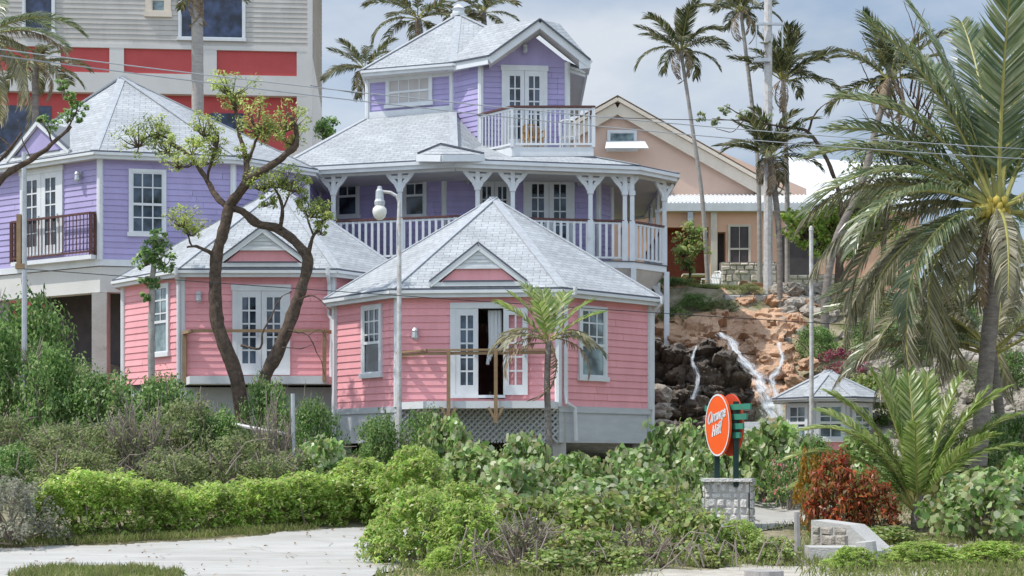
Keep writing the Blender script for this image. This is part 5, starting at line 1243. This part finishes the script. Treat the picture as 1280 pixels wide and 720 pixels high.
W = [([bz_+Vector((-.15,0,0)),Z6(283,720),Z6(262,655),Z6(236,580),Z6(232,500),Z6(236,430),Z6(252,370),Z6(264,318)],.185,.13),
 ([bz_+Vector((.2,0,0)),Z6(340,725),Z6(372,650),Z6(404,570),Z6(428,500),Z6(440,440),Z6(420,408),Z6(372,370),Z6(330,360),Z6(298,335),Z6(264,318)],.175,.085),
 ([Z6(264,318),Z6(290,285,38.2),Z6(312,258,38),Z6(345,238,37.9),Z6(385,208,37.8),Z6(414,180,37.8),Z6(412,140,37.8),Z6(398,110,37.8)],.13,.045),
 ([Z6(262,322),Z6(236,300,38.6),Z6(214,262,38.8),Z6(190,225,38.9),Z6(160,196,39),Z6(128,178,39)],.09,.03),
 ([Z6(160,196,39),Z6(110,160,39.1),Z6(70,168,39.2)],.035,.018),([Z6(300,262,38.1),Z6(303,220,38.2),Z6(292,180,38.3),Z6(282,130,38.4),Z6(276,70,38.4)],.08,.03),
 ([Z6(303,225,38.2),Z6(322,180,38),Z6(338,140,37.9)],.045,.02),([Z6(214,262,38.8),Z6(225,215,38.4),Z6(240,170,38.2),Z6(216,130,38.2)],.04,.018),([Z6(190,225,38.9),Z6(160,232,38.6),Z6(140,222,38.6)],.025,.012),
 ([Z6(235,432),Z6(215,422,38.2),Z6(190,410,38.1),Z6(168,412,38.1)],.06,.025),([Z6(180,410,38.1),Z6(165,370,38),Z6(160,340,38)],.025,.012),
 ([Z6(378,372,38.3),Z6(384,330,38.1),Z6(372,290,38),Z6(352,262,38)],.06,.02),([Z6(384,330,38.1),Z6(400,290,37.9),Z6(408,262,37.9)],.03,.014),
 ([Z6(440,440),Z6(450,395,38.2),Z6(470,362,38.1),Z6(484,330,38)],.06,.018),([Z6(455,385,38.2),Z6(440,350,38),Z6(436,325,38)],.03,.012),
 ([Z6(290,632,38.2),Z6(330,640,38),Z6(342,600,38),Z6(362,560,38),Z6(380,525,38),Z6(404,512,38)],.03,.012),([Z6(420,530,38.2),Z6(452,520,38),Z6(484,545,38)],.025,.008),([Z6(400,600,38.2),Z6(440,610,38),Z6(462,650,38),Z6(480,700,38)],.022,.007),([Z6(384,636,38.2),Z6(420,640,38),Z6(450,632,38)],.018,.006),([Z6(440,610,38),Z6(470,600,38),Z6(486,625,38)],.012,.005)]
limbs(t,W,'bark')
cl = [(Z6(x,y,Y),r) for x,y,Y,r in ((60,165,39.2,.36),(100,150,39.1,.34),(128,178,39,.34),(150,215,38.7,.30),(205,140,38.2,.34),(235,172,38.2,.30),(222,205,38.4,.28),(180,185,38.8,.28),(270,48,38.4,.38),(276,85,38.4,.28),(325,125,37.9,.40),(345,150,37.9,.28),(392,125,37.8,.42),(405,165,37.8,.28),(160,345,38,.36),(180,372,38,.24),(345,262,38,.36),(378,255,38,.36),(410,268,37.9,.30),(450,325,38,.32),(480,335,38,.26),(425,300,38,.2),(345,308,38,.2),(470,372,38.1,.2),(300,200,38.2,.2))]
foliage(t,[(c,r*1.22) for c,r in cl],M['lf_tree'],32,.085,.034,61)
# vine-topped young tree left of the cottage
b = P(190,500,37.5); b.z = gz(b.x,b.y); t = thing('tree',b,'slim grey tree with small leafy head before the left wall of the pink cottage','tree')
limbs(t,[([b-Vector((0,0,.2)),P(189,430,37.5),P(190,370,37.5),P(192,325,37.5)],.085,.06),([P(192,330,37.5),P(182,312,37.4),P(178,300,37.4)],.03,.012),([P(192,330,37.5),P(205,318,37.4),P(212,310,37.4)],.03,.012)],'trunkpale')
foliage(t,[(P(192,312,37.5),.36),(P(205,325,37.4),.30),(P(180,325,37.4),.28),(P(186,352,37.4),.22),(P(196,298,37.5),.26),(P(183,372,37.4),.14)],M['lf_dark'],26,.10,.06,62)
# bare tree at the left edge
b = P(-30,470,35.5); b.z = gz(b.x,b.y); t = thing('tree',b,'sparse dark-limbed tree reaching in from the left edge','tree')
limbs(t,[([b-Vector((0,0,.2)),P(-34,360,35.5),P(-26,270,35.5),P(4,222,35.5),P(38,200,35.4),P(66,180,35.3),P(88,158,35.3)],.13,.028),([P(-26,270,35.5),P(-10,215,35.4),P(14,185,35.3),P(28,165,35.2)],.06,.02),([P(66,180,35.3),P(58,160,35.2),P(50,150,35.2)],.022,.01),([P(80,166,35.3),P(96,140,35.2),P(92,122,35.2)],.02,.009),([P(14,185,35.3),P(2,172,35.3),P(-10,168,35.3)],.03,.01),([P(40,199,35.4),P(30,180,35.4),P(22,150,35.4)],.02,.008)],'bark')
foliage(t,[(P(84,146,35.3),.22),(P(98,134,35.2),.18),(P(62,152,35.2),.20),(P(100,148,35.2),.17),(P(78,108,35.2),.16),(P(90,122,35.2),.14),(P(52,150,35.2),.12)],M['lf_dark'],22,.085,.045,63)
# trees behind
q = P(405,158,58); b = Vector((q.x,q.y,gz(q.x,q.y))); t = thing('tree',b,'small round green tree between the hotel block and the tower house','tree')
limbs(t,[([b-Vector((0,0,.3)),Vector((q.x,q.y,(q.z+b.z)/2)),q],.1,.05)],'bark'); foliage(t,[(q,.42),(q+Vector((.1,0,-.25)),.34)],M['lf_dark'],30,.13,.07,64)
b = P(1045,360,53); b.z = gz(b.x,b.y); t = thing('tree',b,'round green tree in front of the dark archway of the peach lodge','tree')
limbs(t,[([b-Vector((0,0,.3)),P(1050,330,53),P(1036,285,53)],.16,.06),([P(1050,330,53),P(1075,290,53)],.1,.05)],'bark')
foliage(t,[(P(x,y,53),r) for x,y,r in ((1010,285,.75),(1040,270,.85),(1070,272,.8),(1095,285,.8),(1025,302,.6),(1060,300,.7),(1000,270,.5),(1085,255,.6))],M['lf_naupaka'],30,.17,.09,65)
b = P(1100,380,52); b.z = gz(b.x,b.y); t = thing('tree',b,'bare branched tree rising behind the large coconut palm','tree')
ww = [([b-Vector((0,0,.3)),P(1110,260,52),P(1140,170,52),P(1150,90,52),P(1146,40,52)],.10,.015)]
rr = random.Random(77)
for k in range(26):
    x,y = rr.uniform(1100,1185),rr.uniform(70,200); ex,ey = x+rr.uniform(-45,45),y-rr.uniform(30,75); ww.append(([P(1135+(x-1135)*.45,y+45,52),P(x,y,52+rr.uniform(-1,1)),P((x+ex)/2+rr.uniform(-6,6),(y+ey)/2,52),P(ex,ey,52)],.035,.008))
limbs(t,ww,'bark'); foliage(t,[(P(x,y,52),r) for x,y,r in ((1080,200,.7),(1110,180,.6),(1140,195,.8),(1165,165,.6),(1100,230,.8),(1150,230,.8),(1190,210,.7),(1070,250,.7))],M['lf_dull'],16,.15,.07,66)
b = P(1040,390,51.5); b.z = gz(b.x,b.y); t = thing('tree',b,'crooked tree with one long bare branch reaching left past the palms','tree')
limbs(t,[([b-Vector((0,0,.3)),P(1048,330,51.5),P(1052,262,51.5),P(1036,205,51.5),P(1010,165,51.5),P(985,160,51.5),P(940,152,51.5),P(890,148,51.5)],.10,.012),([P(1010,165,51.5),P(1020,140,51.5),P(1040,125,51.5)],.04,.012),([P(945,153,51.5),P(920,140,51.5),P(905,132,51.5)],.025,.01),([P(930,151,51.5),P(915,165,51.5),P(895,160,51.5)],.02,.008),([P(1052,262,51.5),P(1085,230,51.5),P(1100,210,51.5)],.06,.02)],'bark')
foliage(t,[(P(x,y,51.5),r) for x,y,r in ((905,136,.25),(930,145,.25),(895,152,.2),(875,146,.18),(1000,158,.25),(958,148,.22))],M['lf_dull'],12,.11,.05,67)
b = P(864,350,56); b.z = gz(b.x,b.y); t = thing('tree',b,'small leafy shrub tree with few blooms beside the brown lodge door','tree')
limbs(t,[([b-Vector((0,0,.2)),P(862,330,56),P(860,300,56)],.06,.03)],'bark'); foliage(t,[(P(862,292,56),.5),(P(855,312,56),.45),(P(868,310,56),.4),(P(858,332,56),.35)],M['lf_grapey'],18,.15,.09,68)

# ================================================================== HEDGE AND SHRUBS
def hedge():
    rg = np.random.default_rng(90); C2 = []; b = XY(210,29.5)
    t = thing('hedge',(b.x,b.y,0),'long bright green clipped hedge along the far side of the pale road','hedge')
    for i in range(4600):
        px = rg.uniform(38,480); f = max(0,(px-40)/440); Y0 = 28.0+3.2*f**1.3; Y = Y0+rg.uniform(.1,1.9)**1.3*.9
        top = np.interp(px,[38,70,100,150,230,300,360,420,480],[630,600,594,600,618,610,600,598,606])
        x = (px-640)/FPX*Y; g = gz(x,Y); zt = ZZ(top+rg.normal()*3+9*noise.noise(Vector((px*.035,Y*.9,4)))+4*noise.noise(Vector((px*.1,Y*2,4))),Y0+.8)
        z = g+.05+(zt-g)*rg.uniform(0.0,1)**.75
        if Y > Y0+.7 and z < g+.5*(zt-g): z = zt-rg.uniform(0,.3)
        C2.append((x-b.x,Y-b.y,z))
    pos,nrm = clumps(np.array(C2),rg.uniform(.06,.12,4600),15,.8,rg=rg); s = rg.uniform(.6,1.25,len(pos))
    me = leafmesh('foliage',pos,nrm,.088*s,.038*s,[M['lf_naupaka']],rg=rg); o = bpy.data.objects.new('foliage',me); COL.objects.link(o); o.parent = t
    mb = MB()
    for i in range(0,4600,70): c = Vector(C2[i])+Vector((b.x,b.y,0)); mb.tube([(c.x*.98,c.y+.3,gz(c.x,c.y)-.1),((c.x),c.y+.1,(c.z+gz(c.x,c.y))/2),c],[.02,.014,.006],5)
    mb.build('branches',M['twig'],t)
hedge()
bush('grey',18,27.8,600,56,'silver-grey shrub at the left end of the bright hedge')
gT = 'tangled scrub below the cottages'
for kd,px,Y,top,hw,lb in (
 ('dark',40,38.5,372,62,'tall dark green bush under the lavender cottage balcony at left edge'),
 ('dark',-10,37,400,60,'dark bush cut by the left edge, below the brown balcony rail'),
 ('dark',62,36,432,58,'dark leafy bush behind the lower part of the slim service pole'),
 ('dull',0,34.5,520,60,'dull grey scrub bush at the left edge above the silver shrub'),
 ('dull',75,34,530,60,'dull twiggy bush above the left end of the bright hedge'),
 ('dark',130,35.6,468,62,'dark green bush just below the concrete column'),
 ('dull',150,33.6,525,62,'dull brownish scrub behind the hedge, below the dark column bush'),
 ('dark',205,35.8,474,58,'dark green bush hiding the left corner base of the tree-side pink cottage'),
 ('twiggy',175,33.2,522,50,'leafless tangle of dead twigs left of the pale pipe rail'),
 ('dull',235,34.4,500,58,'dull green bush in front of the pink cottage base'),
 ('dark',268,34.6,512,50,'leafy green bush just above the upper end of the pipe rail'),
 ('dull',300,33.0,545,60,'dull green scrub below the pale pipe rail'),
 ('dark',335,36.4,478,40,'leafy bush growing round the base of the twisted tree'),
 ('dark',392,35.4,500,36,'dark shrub between the twisted tree and the front pink cottage'),
 ('twiggy',345,33.4,520,44,'bare twiggy shrub left of the grey steel post'),
 ('grape',398,32.8,548,40,'round-leaved shrub right of the grey steel post'),
 ('dull',90,32.4,560,64,'low dull scrub directly behind the hedge near its left end'),
 ('dull',215,32.4,565,66,'low dull scrub directly behind the middle of the hedge'),
 ('dull',345,32.4,568,60,'low dull scrub directly behind the right part of the hedge'),
 ('dark',10,32.6,555,50,'low dark scrub behind the silver-grey shrub')):
    bush(kd,px,Y,top,hw,lb,gT)
gS = 'sea grape and naupaka shrubs below the front cottage'
for kd,px,Y,top,hw,lb in (
 ('dark',476,36.2,520,34,'feathery dark shrub left of the street lamp base'),
 ('dark',530,36.3,516,36,'feathery dark shrub right of the street lamp below the deck'),
 ('grape',555,35.4,522,38,'round-leaved shrub under the left deck post of the front cottage'),
 ('naupaka',450,32.2,575,60,'bright shrub filling the right end of the road hedge'),
 ('naupaka',520,31.2,562,60,'bright shrub at the foot of the street lamp'),
 ('grape',590,33.4,558,52,'sea grape shrub below the left half of the lattice'),
 ('grape',655,33.3,548,44,'sea grape shrub just left of the slim front palm trunk'),
 ('grape',640,30.5,580,58,'sea grape shrub left of the foot of the slim front palm'),
 ('grape',725,33.0,568,46,'sea grape shrub just right of the slim front palm trunk'),
 ('grape',790,33.6,560,48,'sea grape shrub under the right corner of the front cottage'),
 ('grape',845,34.4,535,46,'tall sea grape shrub between the cottage corner and the orange sign'),
 ('grape',742,29.8,598,62,'sea grape shrub in the middle of the thicket left of the sign'),
 ('grape',822,30.4,585,54,'sea grape shrub two shrubs left of the stone pier'),
 ('grape',872,32.6,566,40,'sea grape shrub directly behind the left side of the stone pier'),
 ('naupaka',575,27.4,606,56,'bright shrub behind the roadside foreground bush'),
 ('naupaka',525,24.0,612,62,'bright foreground bush bulging over the pale road'),
 ('naupaka',478,24.4,648,30,'small bright bush at the leftmost tip of the foreground thicket'),
 ('naupaka',585,23.4,628,55,'bright foreground bush right of the one over the road'),
 ('grapey',660,26.5,620,60,'mixed sea grape shrub in the foreground left of the twig tangle'),
 ('grapey',745,26.2,622,62,'mixed sea grape shrub in the foreground behind the twig tangle'),
 ('grapey',828,26.6,615,60,'mixed sea grape shrub in the foreground just left of the pier'),
 ('twiggy',650,22.6,652,62,'pale bare twig tangle at the bottom centre of the photo'),
 ('grapey',735,22.8,664,58,'mixed leafy shrub just right of the pale bare twig tangle'),
 ('twiggy',800,23.2,662,55,'sparse twiggy shrub left of the white sand patch'),
 ('grapey',868,24.4,640,50,'mixed sea grape shrub in front of the stone pier, on its left'),
 ('naupaka',925,24.6,652,40,'bright low bush in front of the stone pier'),
 ('grapey',965,23.6,672,32,'small mixed shrub beside the short grey post'),
 ('grapey',885,23.6,680,40,'low mixed leafy shrub above the sawn stump'),
 ('grapey',690,21.9,692,50,'low mixed shrub at the bottom edge in front of the twig tangle'),
 ('naupaka',560,22.2,684,40,'low bright bush at the bottom edge left of the twig tangle'),
 ('grapey',770,22.3,688,44,'low mixed shrub at the bottom edge left of the sand patch'),
 ('grape',960,36.4,528,54,'sea grape shrub behind the orange sign on its right'),
 ('grape',905,36.8,540,40,'sea grape shrub behind the orange sign posts')):
    bush(kd,px,Y,top,hw,lb,gS)
gR = 'planting on the right'
for kd,px,Y,top,hw,lb in (
 ('oleander',985,35.2,560,34,'pink-flowering oleander right of the orange sign'),
 ('crotony',1012,29.6,566,20,'yellow croton between the oleander and the red croton'),
 ('croton',1046,29.0,570,44,'larger dark red croton shrub above the culvert wall'),
 ('croton',1096,29.2,592,34,'smaller red croton right of the larger red one'),
 ('grape',1085,36.2,545,44,'green shrub in front of the small hut'),
 ('dark',1015,37.4,545,32,'dark shrub at the left foot of the small hut'),
 ('dark',1125,34.6,575,40,'dark shrub behind the young coconut palm'),
 ('grape',1225,28.6,588,66,'pale sea grape shrub with bare stems right of the young palm'),
 ('grape',1282,29.6,570,50,'pale sea grape shrub cut by the right edge'),
 ('dull',1180,31.5,590,48,'dull shrub between the young palm and the pale sea grape'),
 ('dark',1262,34,520,50,'dark shrub below the large coconut palm at the right edge'),
 ('dull',1195,36,540,46,'dull shrub left of the large coconut trunk base'),
 ('naupaka',1150,23.6,690,56,'low bright bush at the bottom right, left one'),
 ('naupaka',1240,23.8,686,56,'low bright bush in the bottom right corner'),
 ('naupaka',1065,22.4,702,40,'low bright bush at the bottom edge below the culvert'),
 ('grapey',1030,29.4,655,26,'small sea grape sprig between the driveway and culvert wall'),
 ('grapey',1110,27.6,668,44,'mixed low shrub right of the culvert wall'),
 ('magenta',1055,47.5,436,34,'magenta-leaved shrub on the rubble above the small hut'),
 ('dark',1020,49,408,32,'dark shrub on the bank right of the thin palm trunks'),
 ('dark',1095,48.5,400,44,'dark shrub on the rubble slope behind the palm fronds'),
 ('dark',1150,47,430,42,'dark shrub high on the rubble under the coconut fronds'),
 ('dull',1200,45,450,40,'dull shrub on the rubble left of the coconut trunk'),
 ('dark',1130,42,470,40,'dark shrub low on the rubble right of the small hut'),
 ('dull',1170,40.5,490,40,'dull shrub low on the rubble behind the young coconut palm'),
 ('dark',1255,43,440,44,'dark shrub on the rubble right of the coconut trunk'),
 ('dull',1110,50,372,36,'dull shrub at the top of the rubble slope'),
 ('dark',1190,49,380,50,'dark shrub at the top of the rubble under the nut cluster'),
 ('dull',1260,48,390,44,'dull shrub at the top of the rubble at the right edge'),
 ('grapey',1085,44,470,26,'mixed shrub against the back right of the small hut'),
 ('dark',835,53.5,350,40,'dark low shrub at the terrace edge under the verandah'),
 ('dark',868,52.0,368,26,'dark low shrub above the orange bank nearest the verandah'),
 ('dull',900,51.8,374,24,'dull low shrub above the orange bank left of the retaining wall'),
 ('dark',842,51.0,384,24,'dark low shrub between the verandah pier and the orange bank'),
 ('dull',935,52.8,378,24,'low scrub along the grey retaining wall')):
    bush(kd,px,Y,top,hw,lb,gR)
# grass
def grassmesh(name, pts, h, label=None):
    rg = np.random.default_rng(123); n = len(pts); pos = np.array(pts); l = h*rg.uniform(.5,1.4,n); pos[:,2] += l*.42
    tan = rg.normal(size=(n,3))*.45+np.array([0,0,1]); nrm = rg.normal(size=(n,3))*np.array([1,1,.3])
    me = leafmesh(name,pos,nrm,l,.018*np.ones(n),[M['grass']],tan=tan,rg=rg); o = bpy.data.objects.new(name,me); COL.objects.link(o); o['kind'] = 'stuff'; return o
rg = random.Random(5); pts = []
onroad = inpoly(roadpoly)
def scatter(n, a, b, y0, y1, keep=None):
    k = 0
    while k < n:
        Y = rg.uniform(y0,y1); px = rg.uniform(a,b); x = (px-640)/FPX*Y
        if keep and not keep(px,Y): continue
        k += 1
        if keep is None and 770+rg.random()*60 < px < 985+rg.random()*90 and Y < 22.4+rg.random()*.8: continue
        if keep is not lawnpatch and onroad(x+.15*noise.noise(Vector((x*2,Y*2,0))),Y): continue
        pts.append((x,Y,gz(x,Y)+.02))
lawnpatch = lambda px,Y: ((px-120)/105)**2+((Y-21.1)/1.25)**2 < 1+.5*noise.noise(Vector((px*.05,Y,0)))
scatter(6500, 0, 240, 19.5, 23.4, lawnpatch)
scatter(1500, -20, 90, 26.2, 28.4, lambda px,Y: Y > 26.9+.35*noise.noise(Vector((px*.04,Y,2)))+(px-40)*.008 and rg.random() > (px-10)/80); scatter(2600, 60, 480, 27.5, 30, lambda px,Y: 27.75+.35*noise.noise(Vector((px*.03,3,1)))+2.9*max(0,(px-60)/440)**1.3 < Y < 28.1+3.2*max(0,(px-60)/440)**1.3)
scatter(5500, 470, 1000, 20.5, 27); scatter(6500, 1000, 1300, 20, 29); scatter(5000, 900, 1300, 30, 37); scatter(5000, 850, 970, 53, 56); scatter(9000, -20, 480, 31.5, 39)
grassmesh('grass',pts,.15)
# leaf litter and dry creepers between the foreground shrubs
o = MB(); r_ = random.Random(31)
for k in range(70):
    px = r_.uniform(560,1000); Y = r_.uniform(21.5,24.6); x = (px-640)/FPX*Y; a = Vector((x,Y,gz(x,Y)+r_.uniform(.02,.3))); d = Vector((r_.uniform(-1,1),r_.uniform(-.5,.5),0))*r_.uniform(.3,.9)
    o.tube([a,a+d*.3+Vector((0,0,r_.uniform(.1,.45))),a+d*.7+Vector((0,0,r_.uniform(.05,.4))),a+d],[.014,.012,.010,.006],5)
o = o.build('undergrowth',M['twig'],kind='stuff')
o = MB(); r_ = random.Random(32)
for k in range(90):
    px = r_.uniform(20,400); Y = r_.uniform(31.2,34); x = (px-640)/FPX*Y; a = Vector((x,Y,gz(x,Y)+r_.uniform(.3,1.0))); d = Vector((r_.uniform(-1,1),r_.uniform(-.5,.2),r_.uniform(-.3,.6)))*r_.uniform(.4,1.1)
    o.tube([a,a+d*.4+Vector((0,0,r_.uniform(-.05,.25))),a+d*.7+Vector((0,0,r_.uniform(-.05,.2))),a+d],[.018,.014,.010,.006],5)
o = o.build('undergrowth',M['twig'],kind='stuff')

o = MB(); r_ = random.Random(41)
for k in range(3):
    px = r_.uniform(20,450); Y = r_.uniform(23.5,28.5); x = (px-640)/FPX*Y; p = Vector((x,Y,0)); a_ = r_.uniform(0,6.28)
    for j in range(r_.randrange(8,22)):
        a_ += r_.uniform(-.5,.5); q = p+Vector((math.cos(a_)*.16,math.sin(a_)*.16,0))
        if onroad(p.x,p.y) and onroad(q.x,q.y):
            n_ = Vector((-math.sin(a_),math.cos(a_),0))*r_.uniform(.003,.006); o.face([Vector((p.x,p.y,gz(p.x,p.y)+.034))-n_,Vector((q.x,q.y,gz(q.x,q.y)+.034))-n_,Vector((q.x,q.y,gz(q.x,q.y)+.034))+n_,Vector((p.x,p.y,gz(p.x,p.y)+.034))+n_])
        p = q
o = o.build('road_crack',M['twig'],kind='structure')
lp = []; 
for k in range(900):
    Y = r_.uniform(21,32); px = r_.uniform(0,1010); x = (px-640)/FPX*Y
    if onroad(x,Y) and r_.random() < .25+.75*(not onroad(x,Y+.7)): lp.append((x,Y,gz(x,Y)+.05))
lp = np.array(lp); rg_ = np.random.default_rng(3); me = leafmesh('leaves',lp,rg_.normal(size=(len(lp),3))*.35+np.array([0,0,1]),.08*rg_.uniform(.5,1.3,len(lp)),.045,[M['fr_dry']],rg=rg_); o = bpy.data.objects.new('leaves',me); COL.objects.link(o); o['kind'] = 'stuff'
